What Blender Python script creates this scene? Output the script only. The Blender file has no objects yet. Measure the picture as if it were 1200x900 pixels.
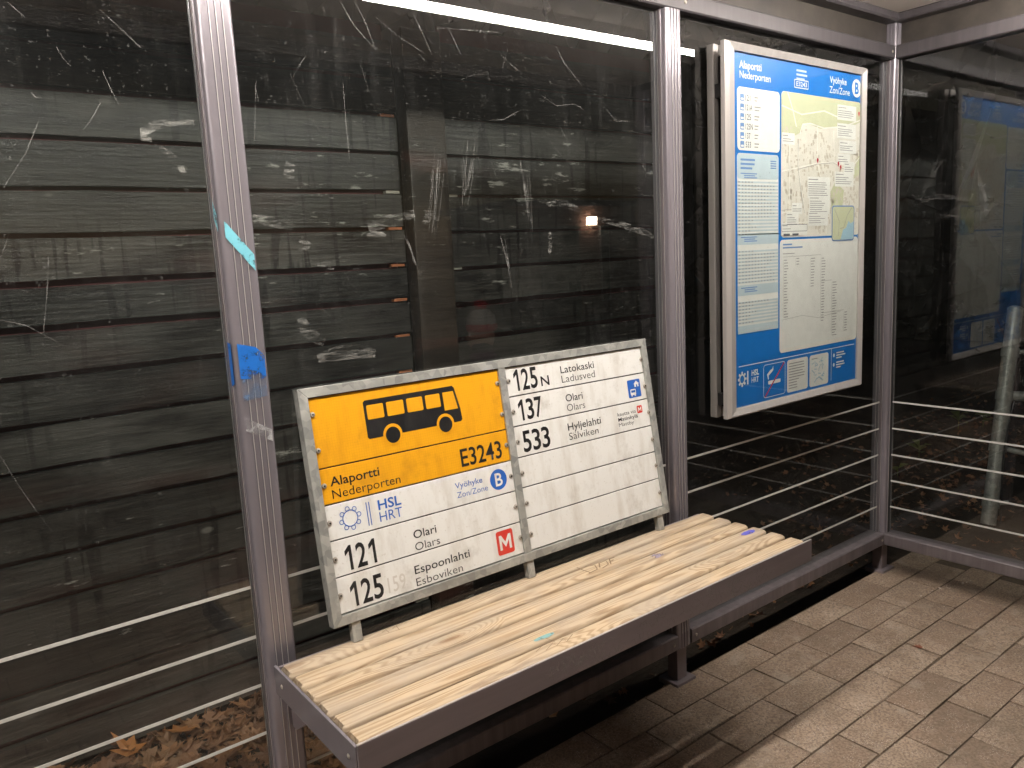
import bpy, bmesh, math, random
from mathutils import Vector, Matrix
random.seed(7)
sc = bpy.context.scene
COL = sc.collection

# ------------------------------------------------------------------ camera
CAM = Vector((-3.11095, -1.58079, 1.36775))
CR = Vector((0.78882639, -0.61251168, -0.05081697))
CU = Vector((0.13577174, 0.0930208, 0.98636361))
CF = Vector((0.5994322, 0.78496915, -0.15653904))
FPX = 918.919
cd = bpy.data.cameras.new('camera')
cam = bpy.data.objects.new('camera', cd)
COL.objects.link(cam)
m = Matrix.Identity(4)
for i in range(3):
    m[i][0] = CR[i]; m[i][1] = CU[i]; m[i][2] = -CF[i]; m[i][3] = CAM[i]
cam.matrix_world = m
cd.sensor_width = 36.0
cd.lens = FPX / 1200 * 36.0
cd.clip_start = 0.02
cd.clip_end = 600
sc.camera = cam

# ------------------------------------------------------------------ world (night), exposure
w = bpy.data.worlds.new('World'); sc.world = w; w.use_nodes = True
wn = w.node_tree.nodes; wl = w.node_tree.links
bg = wn['Background']
sky = wn.new('ShaderNodeTexSky'); sky.sky_type = 'NISHITA'; sky.sun_disc = False
sky.sun_elevation = math.radians(-1); sky.sun_rotation = math.radians(200)
wl.new(sky.outputs[0], bg.inputs[0]); bg.inputs[1].default_value = 0.09
sc.view_settings.view_transform = 'Standard'
sc.view_settings.look = 'None'
sc.view_settings.exposure = 0.45
sc.view_settings.gamma = 1.0
sc.view_settings.use_curve_mapping = False
sc.cycles.use_denoising = True
sc.cycles.max_bounces = 6
sc.cycles.diffuse_bounces = 3
sc.cycles.glossy_bounces = 3
sc.cycles.transmission_bounces = 4
sc.cycles.transparent_max_bounces = 20
sc.cycles.use_adaptive_sampling = True
sc.cycles.adaptive_threshold = 0.02
sc.cycles.caustics_reflective = False
sc.cycles.caustics_refractive = False
sc.cycles.sample_clamp_indirect = 4.0
LAMP_STRENGTH = 78.0
LAMP_COLOR = (1.0, 0.94, 0.865, 1)

# ------------------------------------------------------------------ helpers
def at(px, py, axis, val):
    """point of the place where the photograph's pixel (1200 wide) meets the plane axis = val"""
    d = CR * ((px - 600) / FPX) - CU * ((py - 450) / FPX) + CF
    t = (val - CAM[axis]) / d[axis]
    return CAM + d * t

class MB:
    def __init__(s): s.v = []; s.f = []
    def add(s, vs, fs):
        n = len(s.v); s.v += [tuple(q) for q in vs]; s.f += [tuple(i + n for i in f) for f in fs]; return s
    def box(s, x0, x1, y0, y1, z0, z1):
        return s.add([(x0,y0,z0),(x1,y0,z0),(x1,y1,z0),(x0,y1,z0),(x0,y0,z1),(x1,y0,z1),(x1,y1,z1),(x0,y1,z1)],
                     [(0,3,2,1),(4,5,6,7),(0,1,5,4),(1,2,6,5),(2,3,7,6),(3,0,4,7)])
    def prism(s, loop, axis, a, b):
        """extrude a 2D loop (ccw) along an axis from a to b"""
        n = len(loop)
        def P(q, t):
            return {'z': (q[0], q[1], t), 'x': (t, q[0], q[1]), 'y': (q[0], t, q[1])}[axis]
        vs = [P(q, a) for q in loop] + [P(q, b) for q in loop]
        fs = [tuple(reversed(range(n))), tuple(range(n, 2*n))] + [(i, (i+1) % n, n+(i+1) % n, n+i) for i in range(n)]
        if axis == 'y': fs = [tuple(reversed(f)) for f in fs]
        return s.add(vs, fs)
    def tube(s, pts, rad, n=10, cap=True):
        pts = [Vector(q) for q in pts]
        if not isinstance(rad, (list, tuple)): rad = [rad] * len(pts)
        rings = []; base = len(s.v); prev = None
        for i, q in enumerate(pts):
            d = (pts[min(i+1, len(pts)-1)] - pts[max(i-1, 0)]).normalized()
            if prev is None:
                a = d.orthogonal().normalized()
            else:
                a = (prev - d * prev.dot(d)).normalized()
            prev = a; b = d.cross(a)
            for k in range(n):
                t = 2 * math.pi * k / n
                s.v.append(tuple(q + (a * math.cos(t) + b * math.sin(t)) * rad[i]))
        for i in range(len(pts) - 1):
            for k in range(n):
                s.f.append((base+i*n+k, base+i*n+(k+1) % n, base+(i+1)*n+(k+1) % n, base+(i+1)*n+k))
        if cap:
            s.f.append(tuple(base + k for k in reversed(range(n))))
            s.f.append(tuple(base + (len(pts)-1)*n + k for k in range(n)))
        return s
    def lathe(s, prof, n=24, c=(0,0,0)):
        base = len(s.v)
        for r, z in prof:
            for k in range(n):
                t = 2*math.pi*k/n; s.v.append((c[0]+r*math.cos(t), c[1]+r*math.sin(t), c[2]+z))
        for i in range(len(prof)-1):
            for k in range(n):
                s.f.append((base+i*n+k, base+i*n+(k+1) % n, base+(i+1)*n+(k+1) % n, base+(i+1)*n+k))
        s.f.append(tuple(base+k for k in reversed(range(n)))); s.f.append(tuple(base+(len(prof)-1)*n+k for k in range(n)))
        return s
    def poly(s, loop, y):                      # flat shape facing -y, loop of (x, z) counter-clockwise
        return s.add([(a, y, b) for a, b in loop], [tuple(range(len(loop)))])
    def rect(s, x0, x1, z0, z1, y):
        return s.poly([(x0,z0),(x1,z0),(x1,z1),(x0,z1)], y)
    def ribbon(s, pts, wd, y, closed=False):
        n = len(pts)
        ws = wd if isinstance(wd, (list, tuple)) else [wd]*n
        L = []; R = []
        for i in range(n):
            if closed: a = pts[(i-1) % n]; b = pts[(i+1) % n]
            else: a = pts[max(i-1, 0)]; b = pts[min(i+1, n-1)]
            dx, dz = b[0]-a[0], b[1]-a[1]; l = math.hypot(dx, dz) or 1e-9
            nx, nz = -dz/l*ws[i]/2, dx/l*ws[i]/2
            L.append((pts[i][0]+nx, y, pts[i][1]+nz)); R.append((pts[i][0]-nx, y, pts[i][1]-nz))
        m = n if closed else n-1
        return s.add(L+R, [(n+i, n+(i+1) % n, (i+1) % n, i) for i in range(m)])
    def mesh(s, name, mat=None, smooth=False, bevel=0, seg=2):
        me = bpy.data.meshes.new(name); me.from_pydata(s.v, [], s.f)
        if bevel:
            bm = bmesh.new(); bm.from_mesh(me)
            bmesh.ops.recalc_face_normals(bm, faces=bm.faces[:])
            ed = [e for e in bm.edges if len(e.link_faces) == 2 and e.calc_face_angle(0) > 0.6]
            bmesh.ops.bevel(bm, geom=ed, offset=bevel, segments=seg, affect='EDGES', profile=0.6)
            bm.to_mesh(me); bm.free()
        if mat: me.materials.append(M[mat])
        if smooth:
            me.polygons.foreach_set('use_smooth', [True]*len(me.polygons))
            try: me.set_sharp_from_angle(angle=math.radians(38))
            except Exception: pass
        me.update(); return me
    def build(s, name, mat, parent=None, smooth=False, bevel=0, seg=2):
        return link(name, s.mesh(name, mat, smooth, bevel, seg), parent)

def link(name, me, parent=None):
    o = bpy.data.objects.new(name, me); COL.objects.link(o)
    if parent: o.parent = parent
    return o
def tag(o, label=None, cat=None, group=None, kind=None):
    if label: o['label'] = label
    if cat: o['category'] = cat
    if group: o['group'] = group
    if kind: o['kind'] = kind
    return o
def empty(name, loc=(0,0,0), rot=(0,0,0)):
    o = bpy.data.objects.new(name, None); COL.objects.link(o); o.location = loc; o.rotation_euler = rot
    o.empty_display_size = 0.1
    return o
def rrect(x0, x1, z0, z1, r, n=5):
    L = []
    for cx, cz, a0 in ((x1-r, z0+r, -90), (x1-r, z1-r, 0), (x0+r, z1-r, 90), (x0+r, z0+r, 180)):
        for k in range(n+1):
            a = math.radians(a0 + 90*k/n); L.append((cx + r*math.cos(a), cz + r*math.sin(a)))
    return L
def disc(cx, cz, rx, rz=None, n=28):
    rz = rz or rx
    return [(cx+rx*math.cos(2*math.pi*k/n), cz+rz*math.sin(2*math.pi*k/n)) for k in range(n)]
_cap = []
def text_mesh(txt, bold=0.0):
    c = bpy.data.curves.new('lettering', 'FONT'); c.body = txt; c.size = 1.0; c.offset = bold; c.resolution_u = 3
    c.fill_mode = 'FRONT'
    o = bpy.data.objects.new('lettering', c)
    me = bpy.data.meshes.new_from_object(o)
    bpy.data.objects.remove(o); bpy.data.curves.remove(c)
    return me
def text(name, txt, x0, x1, zb, zt, y, mat, parent, bold=0.0):
    """lettering whose ink runs from x0 to x1, baseline zb, capital height up to zt, facing -y"""
    if not _cap:
        h = text_mesh('H'); _cap.append(max(v.co.y for v in h.vertices))
    me = text_mesh(txt, bold); cap = _cap[0]
    xs = [v.co.x for v in me.vertices]; a, b = min(xs), max(xs)
    sx = (x1-x0)/(b-a); sz = (zt-zb)/(cap + bold)
    for v in me.vertices:
        v.co = (x0 + (v.co.x-a)*sx, y, zb + v.co.y*sz)
    me.name = name; me.materials.clear(); me.materials.append(M[mat])
    return link(name, me, parent)

ONE = [(.50, 0), (.74, 0), (.74, 1), (.54, 1), (.16, .80), (.16, .60), (.50, .76)]
def digits(name, txt, x0, x1, zb, zt, y, mat, parent, bold=0.0):
    """route number in narrow figures, each in an equal cell, joined into one mesh"""
    n = len(txt); w_ = (x1-x0)/n; bm = bmesh.new()
    if not _cap:
        h = text_mesh('H'); _cap.append(max(v.co.y for v in h.vertices))
    for i, ch_ in enumerate(txt):
        a = x0 + w_*i
        if ch_ == '1':
            vs = [bm.verts.new((a + u*w_*.98, y, zb + v*(zt-zb))) for u, v in ONE]; bm.faces.new(vs); continue
        me = text_mesh(ch_, bold); xs = [v.co.x for v in me.vertices]; zs = [v.co.y for v in me.vertices]
        for v in me.vertices:
            v.co = (a + w_*.06 + (v.co.x-min(xs))/(max(xs)-min(xs))*w_*.86, y, zb + (v.co.y-min(zs))/(max(zs)-min(zs))*(zt-zb))
        bm.from_mesh(me); bpy.data.meshes.remove(me)
    me = bpy.data.meshes.new(name); bm.to_mesh(me); bm.free(); me.materials.clear(); me.materials.append(M[mat])
    me.polygons.foreach_set('material_index', [0]*len(me.polygons))
    return link(name, me, parent)
EMM = [(0, 0), (.2, 0), (.2, .62), (.5, .16), (.8, .62), (.8, 0), (1, 0), (1, 1), (.8, 1), (.5, .52), (.2, 1), (0, 1)]
def letter_m(x0, x1, z0, z1, y, mat, parent):
    # split into convex strokes so that the fill is exact
    q = MB()
    for loop in ([(0,0),(.2,0),(.2,1),(0,1)], [(.8,0),(1,0),(1,1),(.8,1)], [(.2,.62),(.5,.16),(.5,.52),(.2,1)], [(.5,.16),(.8,.62),(.8,1),(.5,.52)]):
        q.poly([(x0+u*(x1-x0), z0+v*(z1-z0)) for u, v in loop], y)
    return q.build('metro_letter', mat, parent)

# ------------------------------------------------------------------ materials
M = {}
class NT:
    def __init__(s, name):
        s.m = bpy.data.materials.new(name); s.m.use_nodes = True; M[name] = s.m
        s.n = s.m.node_tree.nodes; s.l = s.m.node_tree.links
        s.b = s.n['Principled BSDF']; s.out = s.n['Material Output']
    def new(s, t, **k):
        q = s.n.new('ShaderNode'+t)
        for a, v in k.items(): setattr(q, a, v)
        return q
    def co(s, scale=(1,1,1), src='Object', rnd=False):
        t = s.new('TexCoord'); mp = s.new('Mapping'); mp.inputs['Scale'].default_value = scale
        s.l.new(t.outputs[src], mp.inputs[0])
        if rnd:
            oi = s.new('ObjectInfo'); ml = s.new('Math', operation='MULTIPLY'); ml.inputs[1].default_value = 37.0
            s.l.new(oi.outputs['Random'], ml.inputs[0]); s.l.new(ml.outputs[0], mp.inputs['Location'])
        return mp.outputs[0]
    def noise(s, vec, scale=5, detail=4, rough=0.55, dist=0.0):
        q = s.new('TexNoise'); s.l.new(vec, q.inputs['Vector'])
        q.inputs['Scale'].default_value = scale; q.inputs['Detail'].default_value = detail
        q.inputs['Roughness'].default_value = rough; q.inputs['Distortion'].default_value = dist
        return q.outputs[0]
    def vor(s, vec, scale=5, feat='F1', out='Distance', rand=1.0):
        q = s.new('TexVoronoi', feature=feat); s.l.new(vec, q.inputs['Vector']); q.inputs['Scale'].default_value = scale
        q.inputs['Randomness'].default_value = rand
        return q.outputs[out]
    def ramp(s, val, *stops, interp='LINEAR'):
        q = s.new('ValToRGB'); s.l.new(val, q.inputs[0]); e = q.color_ramp.elements; q.color_ramp.interpolation = interp
        while len(e) < len(stops): e.new(0.5)
        for i, (p_, c) in enumerate(stops):
            e[i].position = p_
            e[i].color = (c, c, c, 1) if isinstance(c, (int, float)) else (*c, 1)
        return q.outputs[0]
    def math(s, op, a, b=None, clamp=False):
        q = s.new('Math', operation=op); q.use_clamp = clamp
        for i, v in enumerate((a, b)):
            if v is None: continue
            if isinstance(v, (int, float)): q.inputs[i].default_value = v
            else: s.l.new(v, q.inputs[i])
        return q.outputs[0]
    def mix(s, f, a, b, mode='MIX'):
        q = s.new('Mix', data_type='RGBA', blend_type=mode)
        for sock, v in ((q.inputs[0], f), (q.inputs[6], a), (q.inputs[7], b)):
            if isinstance(v, (int, float)): sock.default_value = v
            elif isinstance(v, tuple): sock.default_value = (*v, 1)
            else: s.l.new(v, sock)
        return q.outputs[2]
    def set(s, **k):
        names = dict(col='Base Color', rough='Roughness', metal='Metallic', spec='Specular IOR Level', normal='Normal', coat='Coat Weight', alpha='Alpha', sub='Subsurface Weight')
        for a, v in k.items():
            sock = s.b.inputs[names[a]]
            if isinstance(v, (int, float)): sock.default_value = v
            elif isinstance(v, tuple): sock.default_value = (*v, 1)
            else: s.l.new(v, sock)
        return s
    def bump(s, h, strength=0.3, dist=0.01):
        q = s.new('Bump'); q.inputs['Strength'].default_value = strength; q.inputs['Distance'].default_value = dist
        s.l.new(h, q.inputs['Height']); s.l.new(q.outputs[0], s.b.inputs['Normal']); return s

def mat_metal(name, col, rough, metal, wear=0.25, axis=(40, 40, 1.5)):
    t = NT(name); v = t.co(axis); v2 = t.co((6,6,6))
    n = t.noise(v, 1.0, 5, 0.65); n2 = t.noise(v2, 1.0, 6, 0.6)
    c = t.mix(t.ramp(n, (0.35, 0.0), (0.7, 1.0)), tuple(q*(1-wear) for q in col), tuple(min(1, q*(1+wear)) for q in col))
    c = t.mix(t.ramp(n2, (0.55, 0.0), (0.8, wear*1.6)), c, tuple(q*0.55 for q in col))
    t.set(col=c, metal=metal, rough=t.ramp(n2, (0.3, rough*(1-wear)), (0.75, min(1, rough*(1+wear*2)))))
    return t
mat_metal('powder_grey', (0.258, 0.236, 0.262), 0.25, 0.35, 0.03).bump(M['powder_grey'].node_tree.nodes['Noise Texture'].outputs[0], 0.02, 0.001)
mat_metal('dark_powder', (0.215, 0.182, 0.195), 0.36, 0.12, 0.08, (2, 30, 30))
mat_metal('dimmed_rail_grey', (0.085, 0.076, 0.082), 0.36, 0.15, 0.15)  # frame grey darkened to offset the overbright lamp light near the roof
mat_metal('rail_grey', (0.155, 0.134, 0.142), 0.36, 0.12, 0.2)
mat_metal('rear_grey', (0.25, 0.232, 0.22), 0.4, 0.4, 0.1)
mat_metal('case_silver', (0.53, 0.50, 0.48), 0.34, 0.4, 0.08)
mat_metal('black_rubber', (0.02, 0.02, 0.02), 0.6, 0.0, 0.2)
mat_metal('hinge_black', (0.015, 0.014, 0.014), 0.5, 0.3, 0.2)

t = NT('galvanised'); v = t.co((1,1,1))
sp = t.vor(v, 55, 'F1', 'Color'); n = t.noise(v, 18, 5, 0.6); n2 = t.noise(v, 5, 4)
bw = t.new('RGBToBW'); t.l.new(sp, bw.inputs[0])
c = t.mix(t.ramp(bw.outputs[0], (0.2, 0.0), (0.8, 1.0)), (0.33, 0.335, 0.32), (0.50, 0.50, 0.47))
c = t.mix(t.ramp(n, (0.5, 0.0), (0.72, 0.75)), c, (0.62, 0.62, 0.58))
c = t.mix(t.ramp(n2, (0.55, 0.0), (0.75, 0.6)), c, (0.26, 0.25, 0.22))
t.set(col=c, metal=0.45, rough=t.ramp(n, (0.3, 0.35), (0.7, 0.6))).bump(n, 0.15, 0.002)

def mat_plate(name, col, stain, amt, hexa=False):
    t = NT(name); v = t.co((26, 26, 7)); v2 = t.co((9, 9, 9)); v3 = t.co((160, 160, 160))
    st = t.noise(v, 1.0, 6, 0.65); sp = t.noise(v2, 1.0, 6, 0.7); fine = t.noise(v3, 1.0, 2)
    c = t.mix(t.ramp(st, (0.48, 0.0), (0.74, amt)), col, stain)
    c = t.mix(t.ramp(sp, (0.56, 0.0), (0.76, amt*1.1)), c, tuple(q*0.75 for q in stain))
    c = t.mix(t.ramp(fine, (0.62, 0.0), (0.75, amt*0.7)), c, stain)
    if hexa:
        hx = t.vor(t.co((1,1,1)), 170, 'DISTANCE_TO_EDGE', 'Distance', 0.15)
        c = t.mix(t.ramp(hx, (0.02, 0.35), (0.09, 0.0)), c, tuple(q*0.72 for q in col))
    t.set(col=c, rough=t.ramp(sp, (0.3, 0.3), (0.7, 0.5)), spec=0.4)
    return t
mat_plate('plate_white', (0.83, 0.82, 0.79), (0.52, 0.46, 0.38), 0.5)
mat_plate('plate_yellow', (0.83, 0.385, 0.012), (0.58, 0.24, 0.015), 0.5, True)
mat_plate('ink_black', (0.012, 0.012, 0.013), (0.05, 0.048, 0.045), 0.5)
mat_plate('ink_blue', (0.022, 0.115, 0.46), (0.10, 0.2, 0.5), 0.3)
mat_plate('ink_red', (0.66, 0.045, 0.03), (0.6, 0.15, 0.10), 0.3)
mat_plate('ink_ghost', (0.66, 0.63, 0.58), (0.6, 0.57, 0.5), 0.3)
for nm, c, r in [('poster_blue', (0.010, 0.165, 0.56), 0.35), ('poster_white', (0.76, 0.76, 0.735), 0.5), ('poster_pale_blue', (0.50, 0.60, 0.66), 0.5),
                 ('poster_grey', (0.33, 0.33, 0.33), 0.5), ('poster_dark', (0.10, 0.11, 0.14), 0.5), ('map_green', (0.56, 0.58, 0.40), 0.5), ('map_water', (0.36, 0.54, 0.66), 0.5),
                 ('map_base', (0.72, 0.69, 0.63), 0.5), ('map_block', (0.60, 0.55, 0.47), 0.5), ('map_road', (0.80, 0.78, 0.72), 0.5), ('poster_red', (0.55, 0.04, 0.07), 0.5), ('poster_mid_blue', (0.16, 0.28, 0.55), 0.5)]:
    t = NT(nm); n = t.noise(t.co((30, 30, 30)), 1.0, 4)
    t.set(col=t.mix(t.ramp(n, (0.35, 0.0), (0.7, 1.0)), tuple(q*0.94 for q in c), c), rough=r, spec=0.3)
for nm, c, r in [('paint_cyan', (0.22, 0.62, 0.74), 0.35), ('paint_blue', (0.02, 0.17, 0.62), 0.35), ('paint_blue_soft', (0.16, 0.27, 0.46), 0.45), ('ink_pen_blue', (0.12, 0.12, 0.55), 0.6), ('paint_lilac', (0.30, 0.25, 0.33), 0.7), ('paint_teal', (0.22, 0.42, 0.42), 0.7), ('stripe_white', (0.72, 0.71, 0.67), 0.5),
                 ('silver_scuff', (0.62, 0.62, 0.63), 0.5)]:
    t = NT(nm); n = t.noise(t.co((35, 35, 35)), 1.0, 5, 0.7)
    al = t.ramp(n, (0.36, 0.0), (0.46, 0.95)) if nm not in ('stripe_white',) else 1.0
    if nm == 'silver_scuff' or nm == 'paint_blue_soft': al = t.ramp(n, (0.42, 0.1), (0.62, 0.75))
    t.set(col=t.mix(t.ramp(n, (0.35, 0.0), (0.7, 1.0)), tuple(q*0.8 for q in c), c), rough=r, alpha=al)

# bench wood: contour lines of a stretched noise give the cathedral grain
t = NT('bench_wood'); v = t.co((0.9, 15, 15), rnd=True); vk = t.co((2.2, 9, 9), rnd=True); vf = t.co((9, 260, 260)); vb = t.co((5, 12, 12))
n = t.noise(v, 1.0, 2.0, 0.45, 0.25); k = t.vor(vk, 1.0, 'SMOOTH_F1')
kn = t.ramp(k, (0.0, 0.55), (0.32, 0.0))
nn = t.math('ADD', n, kn)
rings = t.math('SINE', t.math('MULTIPLY', nn, 105.0))
g = t.ramp(rings, (0.0, 0.0), (1.0, 1.0))
line = t.ramp(t.math('MULTIPLY_ADD', rings, 0.5), (0.0, 0.0), (1.0, 1.0))
q = t.n[-1]
ln = t.math('ADD', t.math('MULTIPLY', rings, 0.5), 0.5)
fib = t.noise(vf, 1.0, 3, 0.6); bl = t.noise(vb, 1.0, 5, 0.6)
c = t.mix(t.ramp(ln, (0.35, 0.0), (0.95, 1.0)), (0.54, 0.41, 0.27), (0.31, 0.20, 0.105))
c = t.mix(t.ramp(fib, (0.35, 0.0), (0.7, 0.45)), c, (0.62, 0.485, 0.325))
c = t.mix(t.ramp(bl, (0.42, 0.0), (0.66, 0.75)), c, (0.41, 0.345, 0.275))
oi = t.new('ObjectInfo'); c = t.mix(t.ramp(oi.outputs['Random'], (0.0, 0.0), (1.0, 0.45)), c, (0.42, 0.345, 0.26))
dk = t.noise(t.co((2.2, 26, 26)), 1.0, 6, 0.7)
c = t.mix(t.ramp(dk, (0.56, 0.0), (0.68, 0.65)), c, (0.21, 0.16, 0.12))
c = t.mix(t.ramp(k, (0.03, 0.75), (0.10, 0.0)), c, (0.17, 0.09, 0.045))
t.set(col=c, rough=0.62, spec=0.3)
hh = t.math('ADD', t.math('MULTIPLY', ln, -0.6), t.math('MULTIPLY', fib, 0.4))
t.bump(hh, 0.35, 0.002)
NT('wood_carving').set(col=(0.20, 0.14, 0.085), rough=0.8)

# dark worn fence paint
def mat_fence(name, base, alt, peel_amt, red):
    t = NT(name); v = t.co((3.0, 10, 9), rnd=True); vd = t.co((30, 30, 2.6)); vp = t.co((7, 10, 34), rnd=True); vg = t.co((4, 90, 90), rnd=True); vm = t.co((1.6, 1.6, 1.6))
    n = t.noise(v, 1.0, 6, 0.62); dr = t.noise(vd, 1.0, 2, 0.5, 0.5); pe = t.noise(vp, 1.0, 6, 0.72); gr = t.noise(vg, 1.0, 3, 0.6); mk = t.noise(vm, 1.0, 3, 0.5)
    c = t.mix(t.ramp(n, (0.38, 0.0), (0.64, 1.0)), base, alt)
    c = t.mix(t.ramp(gr, (0.45, 0.0), (0.75, 0.45)), c, tuple(q*1.6 for q in alt))
    oi = t.new('ObjectInfo'); c = t.mix(t.ramp(oi.outputs['Random'], (0.0, 0.0), (1.0, 0.75)), c, tuple(q*0.6 for q in base))
    c = t.mix(t.math('MULTIPLY', t.ramp(dr, (0.56, 0.0), (0.62, 0.8)), t.ramp(mk, (0.44, 0.0), (0.56, 1.0))), c, tuple(q*0.22 for q in base))
    pm = t.math('ADD', pe, t.math('MULTIPLY', t.ramp(mk, (0.42, 0.0), (0.66, 1.0)), 0.13))
    c = t.mix(t.ramp(pm, (0.715-peel_amt, 0.0), (0.78-peel_amt, 0.8)), c, (0.46, 0.45, 0.41))
    k = t.vor(t.co((3.2, 3.2, 6), rnd=True), 1.0); c = t.mix(t.ramp(k, (0.045, 0.8), (0.075, 0.0)), c, tuple(q*2.2 for q in alt))
    c = t.mix(t.ramp(t.noise(t.co((1.3, 5, 6), rnd=True), 1.0, 3), (0.60, 0.0), (0.72, red)), c, (0.16, 0.06, 0.05))
    t.set(col=c, rough=t.ramp(n, (0.3, 0.28), (0.7, 0.6)), spec=0.5)
    t.bump(t.math('ADD', gr, t.math('MULTIPLY', pe, 1.2)), 0.5, 0.004)
mat_fence('fence_paint', (0.018, 0.0172, 0.0165), (0.090, 0.085, 0.076), 0.016, 0.14)
mat_fence('fence_post_paint', (0.035, 0.029, 0.024), (0.10, 0.066, 0.042), 0.03, 0.4)
NT('fence_red').set(col=(0.085, 0.018, 0.020), rough=0.7)
NT('spacer_pale').set(col=(0.45, 0.42, 0.36), rough=0.6)
NT('spacer_orange').set(col=(0.50, 0.17, 0.07), rough=0.6)

# paving
t = NT('paver'); v = t.co((1,1,1), rnd=True); vw = t.co((1,1,1))
oi = t.new('ObjectInfo')
n = t.noise(v, 9, 5, 0.6); f = t.noise(v, 140, 3, 0.6); sp = t.vor(v, 210, 'F1', 'Distance'); sc_ = t.noise(v, 28, 3, 0.5)
c = t.mix(t.ramp(n, (0.3, 0.0), (0.7, 1.0)), (0.29, 0.21, 0.15), (0.48, 0.37, 0.28))
c = t.mix(t.ramp(oi.outputs['Random'], (0.0, 0.0), (1.0, 0.75)), c, (0.25, 0.175, 0.125))
c = t.mix(t.ramp(f, (0.38, 0.75), (0.58, 0.0)), c, (0.15, 0.108, 0.08))
msk = t.math('MULTIPLY', t.ramp(sp, (0.16, 1.0), (0.30, 0.0)), t.ramp(sc_, (0.46, 0.0), (0.58, 1.0)))
c = t.mix(msk, c, (0.62, 0.55, 0.48))
ge = t.new('NewGeometry'); st = t.noise(ge.outputs['Position'], 3.2, 5, 0.65); st2 = t.noise(ge.outputs['Position'], 11, 4, 0.6)
c = t.mix(t.ramp(st, (0.48, 0.0), (0.72, 0.65)), c, (0.135, 0.105, 0.075))
c = t.mix(t.ramp(st2, (0.56, 0.0), (0.70, 0.5)), c, (0.40, 0.33, 0.265))
t.set(col=c, rough=0.72, spec=0.35).bump(t.math('ADD', f, t.math('MULTIPLY', msk, 0.7)), 0.45, 0.003)
t = NT('joint_sand'); n = t.noise(t.co((1,1,1), 'Object'), 60, 5)
t.set(col=t.mix(n, (0.035, 0.026, 0.018), (0.13, 0.095, 0.065)), rough=0.9).bump(n, 0.6, 0.004)
t = NT('grit'); n = t.noise(t.co((1,1,1)), 30, 3)
t.set(col=t.mix(t.ramp(n, (0.4, 0.0), (0.6, 1.0)), (0.55, 0.47, 0.40), (0.30, 0.22, 0.17)), rough=0.8)
t = NT('soil'); v = t.co((1,1,1)); n = t.noise(v, 6, 6, 0.65); f = t.noise(v, 50, 5, 0.7)
t.set(col=t.mix(t.ramp(n, (0.3, 0.0), (0.7, 1.0)), (0.02, 0.013, 0.009), (0.05, 0.032, 0.02)), rough=0.9).bump(f, 0.8, 0.02)
t = NT('leaf_litter'); v = t.co((1,1,1)); n = t.vor(v, 9, 'F1', 'Color'); bw = t.new('RGBToBW'); t.l.new(n, bw.inputs[0])
t.set(col=t.ramp(bw.outputs[0], (0.1, (0.07, 0.035, 0.02)), (0.45, (0.21, 0.095, 0.048)), (0.7, (0.33, 0.16, 0.075)), (0.95, (0.16, 0.09, 0.05))), rough=0.6)
for nm, a, b in [('leaf_orange', (0.52, 0.22, 0.06), (0.36, 0.13, 0.04)), ('leaf_tan', (0.40, 0.20, 0.10), (0.22, 0.10, 0.05)), ('leaf_green', (0.20, 0.24, 0.045), (0.10, 0.15, 0.03)), ('leaf_rust', (0.22, 0.06, 0.025), (0.12, 0.04, 0.02)), ('wood_leaf', (0.035, 0.03, 0.012), (0.018, 0.02, 0.008))]:
    t = NT(nm); n = t.noise(t.co((1,1,1)), 40, 4); t.set(col=t.mix(n, a, b), rough=0.55)
t = NT('bark'); n = t.noise(t.co((10, 10, 2.5)), 1.0, 6, 0.65); t.set(col=t.mix(n, (0.05, 0.04, 0.032), (0.13, 0.11, 0.09)), rough=0.85).bump(n, 0.7, 0.02)

# shelter skin
t = NT('ceiling_board'); n = t.noise(t.co((1.5,1.5,1.5)), 1.0, 5, 0.6)
t.set(col=t.mix(t.ramp(n, (0.3, 0.0), (0.7, 1.0)), (0.74, 0.66, 0.60), (0.82, 0.74, 0.68)), rough=0.6)
t = NT('transom_dark'); n = t.noise(t.co((8, 8, 8)), 1.0, 6, 0.65)
t.set(col=t.mix(t.ramp(n, (0.35, 0.0), (0.75, 1.0)), (0.04, 0.034, 0.03), (0.085, 0.073, 0.062)), rough=0.4)
t = NT('lamp_diffuser'); e = t.new('Emission'); e.inputs[0].default_value = LAMP_COLOR; e.inputs[1].default_value = LAMP_STRENGTH
t.l.new(e.outputs[0], t.out.inputs[0])
t = NT('small_lamp'); e = t.new('Emission'); e.inputs[0].default_value = (1, 0.88, 0.7, 1); e.inputs[1].default_value = 45
t.l.new(e.outputs[0], t.out.inputs[0])

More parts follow.
